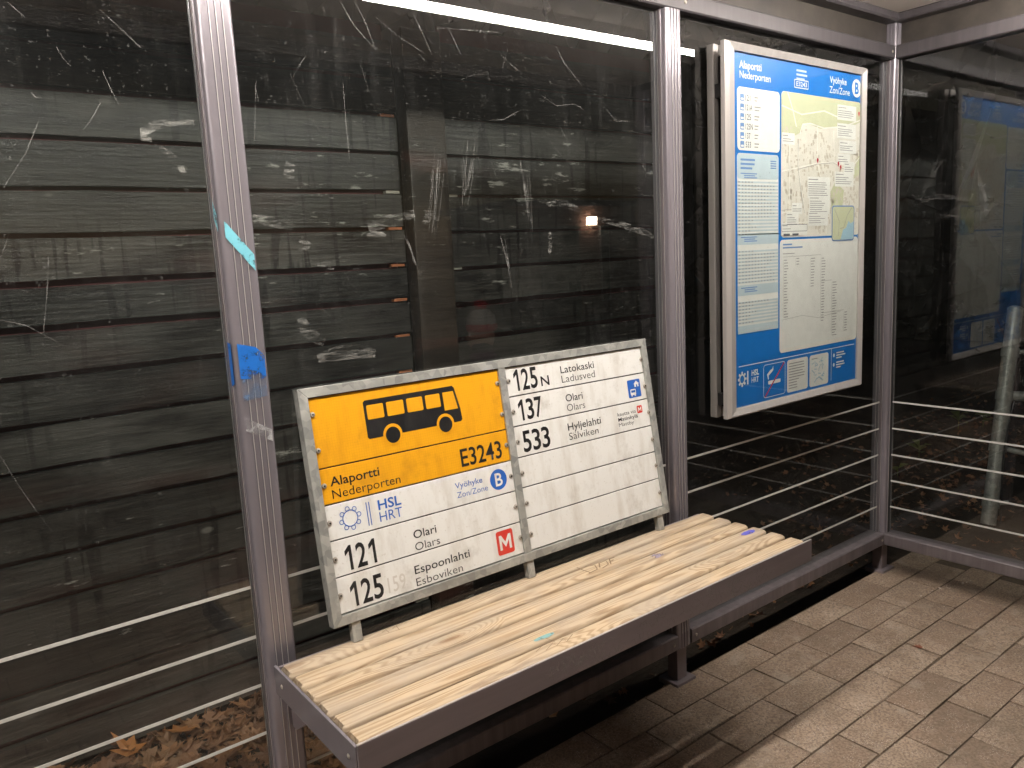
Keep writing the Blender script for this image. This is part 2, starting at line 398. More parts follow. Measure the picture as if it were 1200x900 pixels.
def mat_glass(name, ior, veil, streak, tint):
    t = NT(name)
    fr = t.new('Fresnel'); fr.inputs[0].default_value = ior
    geo = t.new('NewGeometry')
    k = t.math('MULTIPLY', fr.outputs[0], t.math('SUBTRACT', 1.0, geo.outputs['Backfacing']))
    tr = t.new('BsdfTransparent'); tr.inputs[0].default_value = (*tint, 1)
    gl = t.new('BsdfGlossy'); gl.inputs['Roughness'].default_value = 0.0
    mx = t.new('MixShader'); t.l.new(k, mx.inputs[0]); t.l.new(tr.outputs[0], mx.inputs[1]); t.l.new(gl.outputs[0], mx.inputs[2])
    v1 = t.co((2.2, 2.2, 1.4)); v2 = t.co((30, 30, 3.5)); v3 = t.co((120, 120, 120))
    a = t.noise(v1, 1.0, 4, 0.65, 0.6); b = t.noise(v2, 1.0, 3, 0.6, 0.8); c = t.noise(v3, 1.0, 1, 0.6)
    d = t.math('ADD', t.ramp(a, (0.40, veil*0.5), (0.72, veil*2.2)), t.math('MULTIPLY', t.ramp(b, (0.55, 0.0), (0.75, streak)), t.ramp(a, (0.42, 0.0), (0.6, 1.0))))
    d = t.math('ADD', d, t.ramp(c, (0.70, 0.0), (0.76, 0.06)))
    df = t.new('BsdfDiffuse'); df.inputs[0].default_value = (0.75, 0.74, 0.72, 1)
    m2 = t.new('MixShader'); t.l.new(d, m2.inputs[0]); t.l.new(mx.outputs[0], m2.inputs[1]); t.l.new(df.outputs[0], m2.inputs[2])
    t.l.new(m2.outputs[0], t.out.inputs[0])
mat_glass('side_glass', 2.35, 0.003, 0.012, (0.90, 0.92, 0.91))
mat_glass('shelter_glass', 1.75, 0.004, 0.013, (0.93, 0.95, 0.94))
mat_glass('case_glass', 1.5, 0.002, 0.006, (0.97, 0.98, 0.97))
mat_glass('far_glass', 1.5, 0.01, 0.01, (0.5, 0.6, 0.55))
t = NT('scratch'); tr = t.new('BsdfTransparent'); df = t.new('BsdfDiffuse'); df.inputs[0].default_value = (0.8, 0.79, 0.76, 1)
mx = t.new('MixShader'); n = t.noise(t.co((25, 25, 25)), 1.0, 5, 0.7)
t.l.new(t.ramp(n, (0.36, 0.03), (0.70, 0.42)), mx.inputs[0]); t.l.new(tr.outputs[0], mx.inputs[1]); t.l.new(df.outputs[0], mx.inputs[2]); t.l.new(mx.outputs[0], t.out.inputs[0])
t = NT('smear'); tr = t.new('BsdfTransparent'); df = t.new('BsdfDiffuse'); df.inputs[0].default_value = (0.8, 0.79, 0.74, 1)
mx = t.new('MixShader'); n = t.noise(t.co((16, 16, 90)), 1.0, 6, 0.75)
t.l.new(t.ramp(n, (0.47, 0.0), (0.70, 0.36)), mx.inputs[0]); t.l.new(tr.outputs[0], mx.inputs[1]); t.l.new(df.outputs[0], mx.inputs[2]); t.l.new(mx.outputs[0], t.out.inputs[0])
NT('screw_steel').set(col=(0.42, 0.38, 0.33), rough=0.4, metal=0.35)
t = NT('bin_plastic'); n = t.noise(t.co((4, 4, 4)), 1.0, 5); t.set(col=t.mix(n, (0.09, 0.085, 0.09), (0.13, 0.125, 0.13)), rough=0.55)
t = NT('brick_wall'); br = t.new('TexBrick'); t.l.new(t.co((4, 4, 4)), br.inputs[0]); br.inputs['Color1'].default_value = (0.24, 0.11, 0.07, 1); br.inputs['Color2'].default_value = (0.18, 0.08, 0.05, 1); br.inputs['Mortar'].default_value = (0.3, 0.28, 0.25, 1)
t.set(col=br.outputs[0], rough=0.8)
NT('door_green').set(col=(0.13, 0.15, 0.12), rough=0.5)
NT('coat_dark').set(col=(0.05, 0.045, 0.06), rough=0.8)
NT('skin').set(col=(0.62, 0.38, 0.28), rough=0.55)
NT('hat_red').set(col=(0.50, 0.02, 0.03), rough=0.9)
NT('hat_pale').set(col=(0.42, 0.40, 0.38), rough=0.9)
NT('trouser_navy').set(col=(0.03, 0.035, 0.06), rough=0.8)
NT('eye_dark').set(col=(0.01, 0.01, 0.01), rough=0.2)
NT('lip').set(col=(0.42, 0.13, 0.11), rough=0.5)
NT('scarf_purple').set(col=(0.16, 0.06, 0.14), rough=0.9)

# ------------------------------------------------------------------ the setting
gr = MB().box(-150, 150, -150, 150, -0.5, -0.035).build('ground', 'soil'); tag(gr, kind='structure')
pv = MB().box(-16, 0.42, -12, 0.0, -0.034, -0.0042).build('pavement', 'joint_sand'); tag(pv, kind='structure')
PL, PW = 0.258, 0.1235
paver_meshes = []
for k in range(8):
    mb = MB().box(-PL/2+0.0022, PL/2-0.0022, -PW/2+0.0022, PW/2-0.0022, -0.009, 0.0)
    me = mb.mesh('paver', 'paver', True, 0.0034, 2)
    for vv in me.vertices:
        vv.co.x += random.uniform(-0.002, 0.002); vv.co.y += random.uniform(-0.002, 0.002)
        if vv.co.z > -0.004: vv.co.z += random.uniform(-0.0005, 0.0005)
    paver_meshes.append(me)
cand = []
for r in range(0, 19):
    yc = -0.0045 - PW*(r + 0.5) - 0.0
    off = -1.065 + (PL/2 if r % 2 == 0 else 0.0) + PL/2
    for k in range(-9, 7):
        xc = off + k*PL
        if xc + PL/2 > 0.40 or xc < -3.2: continue
        cand.append((xc, yc))
cand.sort(key=lambda q: (q[0]-CAM.x-1.6)**2*0.6 + (q[1]-CAM.y-0.9)**2)
for i, (xc, yc) in enumerate(cand[:280]):
    o = link('paver', random.choice(paver_meshes), pv)
    o.location = (xc, yc, random.uniform(-0.0012, 0.0008))
    o.rotation_euler = (random.uniform(-.006, .006), random.uniform(-.005, .005), random.uniform(-.008, .008))
# the paving beyond those: joined
mb = MB()
for xc, yc in cand[280:]:
    mb.box(xc-PL/2+.003, xc+PL/2-.003, yc-PW/2+.003, yc+PW/2-.003, -0.009, -0.0005)
for r in range(19, 40):
    for k in range(-16, 6):
        xc = -1.065 + (PL/2 if r % 2 else 0) + k*PL; yc = -0.0045 - PW*(r+.5)
        if xc + PL/2 < 0.4: mb.box(xc-PL/2+.003, xc+PL/2-.003, yc-PW/2+.003, yc+PW/2-.003, -0.009, -0.0005)
o = mb.build('far_pavers', 'paver', pv); o['kind'] = 'stuff'

# ------------------------------------------------------------------ the shelter
XA, XB, XC = -2.578, -1.291, 0.0
XL = XA - 1.287
X3, X4 = XL - 1.287, XL - 2.574  # unseen extra bays, added to carry the lamp lengthened for fill
HW = 0.033
ZB0, ZB1, ZT0, ZT1, ZC = 0.122, 0.171, 2.04, 2.09, 2.2
sh = tag(empty('bus_shelter', (0, 0, 0)), 'grey metal and glass bus shelter around the bench', 'bus shelter')

def post_profile(hw, hd):
    """extruded section: rounded corners, three shallow grooves in every face"""
    def face(n):                      # points along one face from -hw to hw (local u), depth inward d
        L = []
        g = 0.0018; gd = -0.0020; r = 0.009
        L.append((-hw + r, 0))
        for c in (-0.0125, 0.0, 0.0125):
            L += [(c-g, 0), (c-g*0.6, gd), (c+g*0.6, gd), (c+g, 0)]
        L.append((hw - r, 0))
        return L
    r = 0.009; loop = []
    for s in range(4):
        a = s*math.pi/2
        ca, sa = math.cos(a), math.sin(a)
        for u, d in face(0):
            x, y = u, -hd + d
            loop.append((x*ca - y*sa, x*sa + y*ca))
        for k in range(1, 4):
            b = -math.pi/2 + k*math.pi/8
            x, y = hw - r + r*math.cos(b), -hd + r + r*math.sin(b)
            loop.append((x*ca - y*sa, x*sa + y*ca))
    return loop
prof = post_profile(HW, HW)
def post(x, y, z0, z1, label=None):
    o = MB().prism([(x+a, y+b) for a, b in prof], 'z', z0, z1).build('post', 'powder_grey', sh, True)
    for c in (-0.0125, 0.0, 0.0125):  # pale strips painted in as highlights along the post ridges
        MB().box(x+c-.0006, x+c+.0006, y-HW-.0026, y-HW-.00205, z0+.05, ZT0-.001).build('painted_highlight', 'case_silver', o)
        MB().box(x-HW-.0026, x-HW-.00205, y+c-.0006, y+c+.0006, z0+.05, ZT0-.001).build('painted_highlight', 'case_silver', o)
    MB().box(x-0.045, x+0.045, y-0.04, y+0.04, -0.01, 0.008).build('base_plate', 'dark_powder', o, bevel=0.002)
    MB().box(x-0.022, x+0.022, y-0.02, y+0.02, 0.008, 0.128).build('foot', 'dark_powder', o)
    return o
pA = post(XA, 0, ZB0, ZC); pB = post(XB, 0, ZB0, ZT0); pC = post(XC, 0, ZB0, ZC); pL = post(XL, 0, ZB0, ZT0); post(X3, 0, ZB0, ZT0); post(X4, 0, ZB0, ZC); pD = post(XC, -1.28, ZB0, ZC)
def rail_loop(y0, y1, z0, z1, c=0.004):
    return [(y0+c, z0), (y1-c, z0), (y1, z0+c), (y1, z1-c), (y1-c, z1), (y0+c, z1), (y0, z1-c), (y0, z0+c)]
for xa, xb in ((X4, X3), (X3, XL), (XL, XA), (XA, XB), (XB, XC)):
    MB().prism(rail_loop(-0.036, 0.036, ZB0, ZB1), 'x', xa+HW+.0005, xb-HW-.0005).build('bottom_rail', 'rail_grey', sh)
MB().prism(rail_loop(-0.031, 0.031, ZT0+.001, ZT1), 'x', X4+HW+.0005, XA-HW-.0005).build('top_rail', 'dimmed_rail_grey', sh)
MB().prism(rail_loop(-0.031, 0.031, ZT0+.001, ZT1), 'x', XA+HW+.0005, XC-HW-.0005).build('top_rail', 'dimmed_rail_grey', sh)
MB().prism(rail_loop(-0.036, 0.036, ZB0, ZB1), 'y', -1.28+HW, -HW-.0005).build('bottom_rail', 'rail_grey', sh)
MB().prism([(a, b) for a, b in rail_loop(-0.031, 0.031, ZT0+.001, ZT1)], 'y', -1.28+HW, -HW-.0005).build('top_rail', 'dimmed_rail_grey', sh)
rbolt = MB().lathe([(.0055, 0), (.0055, .0015), (.0035, .0032)], 10).mesh('bolt', 'screw_steel', True)
for xx in (XA+HW+.02, XB-HW-.02, XB+HW+.02, XC-HW-.02):
    for zz, yy in ((ZB0+.024, -.0362), (ZT0+.025, -.0312)):
        o = link('bolt', rbolt, sh); o.location = (xx, yy, zz); o.rotation_euler = (math.pi/2, 0, 0)
# maker's plate at the corner joint
MB().box(-0.026, 0.018, -0.0355, -0.0331, 2.052, 2.082).build('joint_plate', 'case_silver', sh, bevel=0.001)
# transom between top rail and roof, roof beams, roof
MB().box(X4, XC-HW, 0.004, 0.012, ZT1, 2.19).build('transom', 'transom_dark', sh)
MB().box(0.004, 0.012, -1.28, -HW, ZT1, 2.19).build('transom', 'transom_dark', sh)
MB().prism(rail_loop(-0.05, 0.05, 2.17, 2.2, 0.006), 'x', X4, XC-.051).build('roof_beam', 'dimmed_rail_grey', sh)
MB().prism(rail_loop(-0.05, 0.05, 2.17, 2.2, 0.006), 'y', -1.33, 0.05).build('roof_beam', 'dimmed_rail_grey', sh)
MB().box(X4-0.3, 0.12, -1.30, 0.12, 2.2005, 2.26).build('ceiling', 'ceiling_board', sh)
MB().box(X4-0.3, 0.14, -1.345, -1.302, 2.15, 2.28).build('roof_fascia', 'transom_dark', sh, bevel=0.004)
MB().box(X4-0.3, 0.12, -1.30, 0.12, 2.2605, 2.275).build('roof_sheet', 'dark_powder', sh)

# panes with gaskets, white stripes and scratches
STR = [0.722, 0.612, 0.502, 0.392, 0.282]
def scratches(mb, x0, x1, z0, z1, n, rnd):
    for _ in range(n):
        cx, cz = rnd.uniform(x0+.03, x1-.03), z0 + (z1-z0)*rnd.random()**0.7
        l = rnd.choice([0.02, 0.04, 0.06, 0.10, 0.16]) * rnd.uniform(0.6, 1.4)
        a = rnd.gauss(math.radians(112), 0.35) if rnd.random() < 0.7 else rnd.uniform(0, math.pi)
        cur = rnd.gauss(0, 0.35); pts = []
        for k in range(9):
            s = (k/8-.5)*l; aa = a + cur*s/0.15
            pts.append((cx + math.cos(aa)*s, cz + math.sin(aa)*s))
        if any(not (x0 < q[0] < x1 and z0 < q[1] < z1) for q in pts): continue
        wd = rnd.choice([0.0003, 0.0004, 0.0006])
        mb.ribbon(pts, [wd*(0.25+math.sin(math.pi*k/8)) for k in range(9)], -0.0046)
def smear(mb, pix, wpx, y=-0.0047):
    """a rubbed whitish smear, given along its length"""
    pts = []
    for (u, v) in pix:
        q = at(u, v, 1, y); pts.append((q.x, q.z))
    n = len(pts); ws = [wpx*0.0018*(0.35+math.sin(math.pi*(k+.5)/n)) for k in range(n)]
    mb.ribbon(pts, ws, y)
rs = random.Random(3)
def pane(x0, x1, nscr):
    p = MB().box(x0, x1, -0.004, 0.004, ZB1+.0005, ZT0+.0005).build('glass_pane', 'shelter_glass', sh)
    for z in STR:
        MB().box(x0+.008, x1-.008, -0.0052, -0.00405, z-.0033, z+.0033).build('white_stripe', 'stripe_white', p)
    for a, b in ((x0-.001, x0+.004), (x1-.004, x1+.001)):
        MB().box(a, b, -0.010, -0.0042, ZB1+.001, ZT0).build('gasket', 'rail_grey', p)
    mb = MB(); scratches(mb, x0+.01, x1-.01, ZB1+.02, ZT0-.02, nscr, rs)
    return p, mb
pane(X4+HW, X3-HW, 1); pane(X3+HW, XL-HW, 1); p1, m1 = pane(XL+HW, XA-HW, 26); p2, m2 = pane(XA+HW, XB-HW, 60); p3, m3 = pane(XB+HW, XC-HW, 22)
# marks one can recognise in the photograph
sm1 = MB(); sm2 = MB()
smear(sm1, [(228,143),(205,143),(182,147),(168,154),(168,162),(178,164)], 7)
smear(sm1, [(186,172),(200,182),(210,192),(216,204)], 6)
for pts in ([(118,12),(140,32),(165,56)], [(8,2),(20,12),(30,21)], [(66,55),(74,68),(83,78)], [(120,83),(130,105),(140,124)], [(118,120),(108,138),(98,152)], [(46,140),(30,180),(4,220)], [(36,108),(42,114),(49,114)], [(57,300),(55,345),(51,390)], [(0,375),(30,381),(66,400)]):
    q = [(at(u, v, 1, -.0046).x, at(u, v, 1, -.0046).z) for u, v in pts]; m1.ribbon(q, [0.0008, 0.0012, 0.0006], -0.0046)
for pts in ([(398,0),(415,30),(440,58)], [(415,0),(428,26),(440,58)], [(440,20),(470,45),(497,62)], [(480,8),(494,36),(506,64)], [(518,20),(530,42),(541,66)], [(587,64),(598,75),(613,87)], [(645,40),(660,72),(683,102)], [(635,112),(652,124),(672,122)], [(672,122),(681,126),(685,131)], [(711,128),(722,142),(737,142)], [(512,33),(550,35),(586,38)], [(358,66),(350,78),(342,92)], [(402,98),(405,140),(410,190)], [(300,95),(299,130),(298,170)], [(608,130),(590,140),(574,141)]):
    q = [(at(u, v, 1, -.0046).x, at(u, v, 1, -.0046).z) for u, v in pts]; m2.ribbon(q, [0.0007, 0.0013, 0.0006], -0.0046)
rk = random.Random(11)
for u0, v0, u1, v1, n, sp in ((515,170,503,300,9,14), (552,150,542,255,7,12), (613,185,622,275,6,9), (588,270,602,350,4,6), (470,270,492,330,4,8)):
    for k in range(n):
        d = rk.uniform(-sp, sp)*.6; e_ = rk.uniform(-sp, sp)*.4; s0, s1 = sorted((rk.random()*.4, .6+rk.random()*.4))
        pts = [(u0+(u1-u0)*s0+d, v0+(v1-v0)*s0), (u0+(u1-u0)*(s0+s1)/2+(d+e_)/2+1, v0+(v1-v0)*(s0+s1)/2), (u0+(u1-u0)*s1+e_, v0+(v1-v0)*s1)]
        q = [(at(u, v, 1, -.0046).x, at(u, v, 1, -.0046).z) for u, v in pts]; m2.ribbon(q, [0.0006, 0.0011, 0.0005], -0.0046)
for pts, wd in (([(296,255),(312,258),(328,262),(344,266)], 9), ([(432,268),(450,261),(468,255),(486,250)], 12), ([(497,262),(504,250),(512,254),(518,248)], 11), ([(642,240),(652,237),(664,240),(680,246)], 8), ([(430,278),(442,275),(452,278)], 9), ([(700,257),(725,262),(755,272),(766,278)], 8),
                ([(334,192),(340,196),(338,204),(345,208)], 11), ([(372,312),(382,310),(392,313)], 8), ([(644,272),(645,285),(644,296)], 7), ([(352,372),(358,385),(368,394),(380,402)], 12), ([(372,420),(395,414),(418,412),(440,414)], 14), ([(352,280),(360,286),(352,296)], 10)):
    smear(sm2, pts, wd)
for p_, a, b in ((p1, m1, sm1), (p2, m2, sm2), (p3, m3, None)):
    o = a.build('scratch_marks', 'scratch', p_); o['kind'] = 'stuff'
    if b:
        o = b.build('smear_marks', 'smear', p_); o['kind'] = 'stuff'
# side pane (plane x = 0)
ps = MB().box(-0.004, 0.004, -1.28+HW, -HW, ZB1+.0005, ZT0+.0005).build('glass_pane', 'side_glass', sh)
for z in STR:
    MB().box(-0.0052, -0.00405, -1.28+HW+.008, -HW-.008, z-.0033, z+.0033).build('white_stripe', 'stripe_white', ps)
MB().box(-0.010, -0.0042, -HW-.006, -HW+.001, ZB1+.001, ZT0).build('gasket', 'black_rubber', ps)
mb = MB(); scratches(mb, -1.2, -0.05, ZB1+.02, ZT0-.02, 26, rs)
for pts in ([(-.12,1.52),(-.16,1.60),(-.19,1.66)], [(-.18,1.45),(-.25,1.46),(-.35,1.44)], [(-.30,1.62),(-.34,1.50),(-.36,1.36)], [(-.10,1.50),(-.20,1.515),(-.30,1.495)]):
    for k in range(3): mb.ribbon([(a-.008*k+rk.uniform(-.01,.01), b+rk.uniform(-.02,.02)) for a, b in pts], [.0006,.001,.0005], -0.0046)
mb.v = [(-0.0046, x, z) for x, y, z in mb.v]
o = mb.build('scratch_marks', 'scratch', ps); o['kind'] = 'stuff'

# lamp under the roof, stretched left out of view for fill light
LY = -0.588
LZ = -0.020      # drop of the lamp below the roof
MB().box(-6.3, -0.11, LY-0.011, LY+0.011, 2.1812+LZ, 2.2).build('lamp_housing', 'case_silver', sh)
lo = MB().prism([(LY+a_, LZ+b_) for a_, b_ in ((-.010, 2.181), (-.022, 2.172), (-.022, 2.166), (-.012, 2.158), (.012, 2.158), (.022, 2.166), (.022, 2.172), (.010, 2.181))], 'x', -6.29, -0.12).build('lamp_tube', 'lamp_diffuser', sh)
for x in (-6.3, -.12): MB().box(x, x+.01, LY-.026, LY+.026, 2.154+LZ, 2.1810+LZ).build('lamp_end_cap', 'case_silver', sh)

# paint on the left post (front and left faces)
def post_paint(name, cells, mat):
    mb = MB()
    for face, pts in cells:
        vs = []
        for u, v in pts:
            if face == 'f': vs.append((XA+u, -HW-0.0029, v))
            else: vs.append((XA-HW-0.0029, u, v))
        mb.add(vs, [tuple(range(len(vs)))])
    return mb.build(name, mat, pA)
def zat(px, py): return at(px, py, 1, -0.02).z
z1 = zat(268, 265)
post_paint('paint_mark', [('f', [(-.026, z1-.022), (.026, z1-.088), (.026, z1-.056), (-.026, z1+.010)]), ('s', [(.0, z1+.03), (-.026, z1-.012), (-.026, z1+.022), (.0, z1+.065)])], 'paint_cyan')
z2 = zat(285, 425)
post_paint('paint_mark', [('f', [(-.026, z2-.03), (.02, z2-.035), (.026, z2-.03), (.026, z2+.012), (.01, z2+.03), (-.026, z2+.04)]), ('s', [(.0, z2-.05), (-.026, z2-.04), (-.026, z2+.04), (.0, z2+.045)])], 'paint_blue')
post_paint('paint_mark', [('f', [(-.024, z2-.075), (.024, z2-.07), (.024, z2-.031), (-.024, z2-.031)])], 'paint_blue_soft')
post_paint('paint_mark', [('f', [(-.026, z2-.135), (.026, z2-.165), (.026, z2-.14), (-.026, z2-.108)])], 'silver_scuff')

# ------------------------------------------------------------------ bench
bx0, bx1 = -2.604, -1.252
SZ = 0.5715
be = tag(empty('slatted_bench', ((bx0+bx1)/2, -0.26, 0)), 'wooden slatted bench seat in a dark metal frame', 'bench')
Bm = Matrix.Translation((-(bx0+bx1)/2, 0.26, 0))
def bpart(mb, name, mat, smooth=False, bevel=0, parent=be, seg=2):
    mb.v = [(x-(bx0+bx1)/2, y+0.26, z) for x, y, z in mb.v]
    return mb.build(name, mat, parent, smooth, bevel, seg)
slats = []
rb = random.Random(5)
for k in range(6):
    y1 = -0.080 - 0.0605*k; y0 = y1 - 0.0518
    mb = MB(); N = 24
    xs = [bx0 + (bx1-bx0)*i/N for i in range(N+1)]
    xs[0] = bx0 + 0.001 + rb.uniform(0, .003); xs[-1] = bx1 - rb.uniform(0, .006)
    ring = [(y0, -.055), (y1, -.055), (y1, -.012), (y1-.0016, -.0055), (y1-.0048, -.0018), (y1-.010, 0), (y0+.010, 0), (y0+.0048, -.0018), (y0+.0016, -.0055), (y0, -.012)]
    xs.insert(1, xs[0]+.007); xs.insert(-1, xs[-1]-.007); N += 2; yc_ = (y0+y1)/2
    for i, x in enumerate(xs):
        sq = 0.80 if i in (0, N) else 1.0
        for j, (yy, zz) in enumerate(ring):
            ex = (.005 if i == 0 else -.005 if i == N else 0) if zz > -.003 else 0
            mb.v.append((x+ex, yc_+(yy-yc_)*sq+rb.uniform(-.0006, .0006), SZ+zz+(rb.uniform(-.0004, .0003) if zz > -.01 else 0)-(0.0008 if i in (0, N) else 0)))
    n = len(ring)
    for i in range(N):
        for j in range(n): mb.f.append((i*n+j, i*n+(j+1) % n, (i+1)*n+(j+1) % n, (i+1)*n+j))
    mb.f.append(tuple(reversed(range(n)))); mb.f.append(tuple(N*n+j for j in range(n)))
    for q in range(len(mb.f)): mb.f[q] = tuple(reversed(mb.f[q]))
    slats.append(bpart(mb, 'slat', 'bench_wood', True))
yb, yf = -0.078, -0.4365
ap = MB().box(bx0-.004, bx1+.010, yf-.006, yf-.0008, 0.514, 0.5725)
bpart(MB().box(bx0-.004, bx1+.010, yf-.0055, yf-.0012, 0.57255, 0.5738), 'worn_highlight_edge', 'case_silver')  # silver strip: worn edge with its bevel highlight put into the colour
apron = bpart(ap, 'apron', 'dark_powder', bevel=0.0012)
bpart(MB().box(bx0-.0065, bx0-.0008, yf-.0005, yb+.008, 0.508, 0.5695), 'end_plate', 'powder_grey', bevel=0.0012)
bpart(MB().box(bx1-.012, bx1-.006, yf-.0005, yb+.004, 0.508, 0.5162), 'end_plate', 'dark_powder', bevel=0.001)
bpart(MB().box(bx0+.0, bx1-.013, yb-.0012, yb+.005, 0.508, 0.566), 'back_rail', 'dark_powder')
for x in (XA, -1.93, XB):
    bpart(MB().prism([(yf+.001, 0.509), (yf+.001, 0.5162), (-HW-.0005, 0.5162), (-HW-.0005, 0.40), (-HW-.02, 0.40), (-0.20, 0.50)], 'x', x-.012+(0.02 if x == XA else 0), x+.012+(0.02 if x == XA else 0)), 'bracket', 'dark_powder') if x != -1.93 else \
        bpart(MB().box(x-.012, x+.012, yf+.001, yb, 0.509, 0.5162), 'cross_bar', 'dark_powder')
for yy in (-.11, -.41):
    bpart(MB().lathe([(.003, 0), (.005, .0008), (.004, .002), (.001, .0028)], 12, (0,0,0)), 'screw', 'screw_steel')
    o = bpy.data.objects[-1] if False else [c for c in be.children if c.name.startswith('screw')][-1]
    o.data.transform(Matrix.Translation(((bx0+bx1)/2, -0.26, 0))); o.rotation_euler = (0, -math.pi/2, 0); o.location = (bx0-.0065-(bx0+bx1)/2, yy+.26, .54)
# carvings, pen marks and paint on the seat
def seatmark(pix_lines, wd, name, mat, par, z=SZ+.0007):
    mb = MB()
    for L in pix_lines:
        pts = []
        for u, v in L:
            q = at(u, v, 2, z); pts.append((q.x, q.y))
        k0 = len(mb.v); mb.ribbon(pts, wd, 0); 
        mb.v[k0:] = [(x, zz, z) for x, y_, zz in mb.v[k0:]]
    return bpart(mb, name, mat, parent=par)
def seatblob(px, py, rx, ry, name, mat, par, seed):
    q = at(px, py, 2, SZ+.0007); r_ = random.Random(seed)
    L = [(q.x + rx*math.cos(2*math.pi*k/18)*r_.uniform(.8, 1.1), q.y + ry*math.sin(2*math.pi*k/18)*r_.uniform(.8, 1.1), SZ+.0007) for k in range(18)]
    return bpart(MB().add(L, [tuple(range(18))]), name, mat, parent=par)
seatmark([[(683,668),(692,671)], [(683,668),(676,665)], [(690,672),(700,667),(697,662),(686,664)], [(703,665),(702,660),(710,657),(713,661),(706,666)], [(716,661),(714,655)], [(714,655),(720,653)], [(715,658),(719,656)]], 0.0034, 'carving', 'wood_carving', slats[1])
seatmark([[(628,764),(636,756),(640,762),(648,753),(652,757),(660,748),(664,752),(671,743)], [(640,748),(650,752)]], 0.0016, 'carving', 'wood_carving', slats[5])
seatmark([[(448,741),(452,738),(456,741)], [(460,737),(464,733),(468,738)]], 0.0016, 'carving', 'wood_carving', slats[1])
seatblob(877, 624, 0.032, 0.012, 'pen_mark', 'ink_pen_blue', slats[3], 1)
seatblob(770, 651, 0.022, 0.013, 'paint_mark', 'paint_lilac', slats[2], 2)
seatblob(638, 746, 0.030, 0.007, 'paint_mark', 'paint_teal', slats[4], 3)
rg = random.Random(21); mb = MB()
for k in range(110):
    x = rg.uniform(-2.2, -1.45); z = rg.uniform(.518, .562)
    pts = [(x + i*.006 + rg.uniform(-.004, .004), z + rg.uniform(-.014, .014)) for i in range(5)]
    mb.ribbon([(a, min(max(b, .516), .570)) for a, b in pts], .0010, yf-.0066)
o = bpart(mb, 'scratch_marks', 'scratch', parent=apron); o['kind'] = 'stuff'

# ------------------------------------------------------------------ stop sign leaning on the glass
SW, SH = 1.06, 0.512
tilt = math.atan2(0.08, 0.506)
sg = tag(empty('bus_stop_sign', (-2.485, -0.1, 0.617), (-tilt, 0, 0)), 'galvanised framed bus stop sign with yellow bus panel, standing on the bench', 'sign')
def fr(name, loop_pts, axis, a, b): return MB().prism(loop_pts, axis, a, b).build(name, 'galvanised', sg, bevel=0.0015)
FT = 0.021
MB().prism([(0,0),(SW,0),(SW-FT,FT),(FT,FT)], 'y', 0.0, 0.026).build('frame_rail', 'galvanised', sg, bevel=0.0012)
MB().prism([(0,SH),(FT,SH-FT),(SW-FT,SH-FT),(SW,SH)], 'y', 0.0, 0.026).build('frame_rail', 'galvanised', sg, bevel=0.0012)
MB().prism([(0,0),(FT,FT),(FT,SH-FT),(0,SH)], 'y', 0.0, 0.026).build('frame_rail', 'galvanised', sg, bevel=0.0012)
MB().prism([(SW,0),(SW,SH),(SW-FT,SH-FT),(SW-FT,FT)], 'y', 0.0, 0.026).build('frame_rail', 'galvanised', sg, bevel=0.0012)
MB().box(0.5235, 0.5445, 0.0012, 0.025, FT+.0003, SH-FT-.0003).build('mullion', 'galvanised', sg, bevel=0.0015)
for u in (0.052, 0.537, 1.022):
    MB().box(u-.011, u+.011, 0.004, 0.022, -0.0445, -0.0003).build('foot', 'galvanised', sg, bevel=0.002)
rows = [0.4905, 0.337, 0.2585, 0.181, 0.102, 0.0225]
rowsR = [0.4905, 0.415, 0.339, 0.260, 0.183, 0.1045, 0.0225]
PY = 0.0052
rr = random.Random(2)
def plate(x0, x1, z0, z1, mat, bow=0.0):
    d = rr.uniform(-.0006, .0006)
    o = MB().box(x0, x1, PY+d, PY+d+.003, z0+.0016, z1-.0016).build('plate', mat, sg, bevel=0.0006, seg=1)
    return o, PY+d-.0005
LX0, LX1, RX0, RX1 = 0.0215, 0.523, 0.545, 1.0385
K = 'ink_black'
# left column
o, y = plate(LX0, LX1, rows[1], rows[0], 'plate_yellow')
body = MB()
bl = [(0.150,0.380),(0.395,0.380),(0.3995,0.384),(0.398,0.410),(0.388,0.462),(0.383,0.467),(0.151,0.466),(0.1465,0.462),(0.1465,0.384)]
body.poly(bl, y); body.build('bus_body', K, o)
wnb = MB()
for a, b in ((0.153,0.1945),(0.2025,0.2465),(0.2545,0.297),(0.305,0.345)): wnb.poly(rrect(a, b, 0.4225, 0.4545, .003, 3), y-.0005)
wnb.poly([(0.3535,0.4115),(0.391,0.4115),(0.3835,0.4545),(0.3535,0.4545)], y-.0005)
wnb.build('bus_windows', 'plate_yellow', o)
for cx in (0.2085, 0.350):
    MB().poly(disc(cx, 0.3805, 0.0245), y-.0008).build('wheel_arch', 'plate_yellow', o)
    MB().poly(disc(cx, 0.3795, 0.0185), y-.0012).build('wheel', K, o)
o, y = plate(LX0, LX1, rows[2], rows[1], 'plate_yellow')
text('stop_name', 'Alaportti', 0.043, 0.161, 0.2965, 0.316, y, K, o, 0.012)
text('stop_name', 'Nederporten', 0.044, 0.210, 0.2690, 0.288, y, K, o, -0.004)
text('stop_code', 'E3243', 0.378, 0.500, 0.2715, 0.3135, y, K, o, 0.012)
o, y = plate(LX0, LX1, rows[3], rows[2], 'plate_white')
mb = MB(); mb.ribbon(disc(0.076, 0.220, 0.0175, n=32), 0.0020, y, True)
for k in range(8):
    a = 2*math.pi*k/8 + .2; mb.ribbon(disc(0.076+0.0215*math.cos(a), 0.220+0.0215*math.sin(a), 0.0048, n=12), 0.0016, y-.0002, True)
mb.build('emblem', 'ink_blue', o)
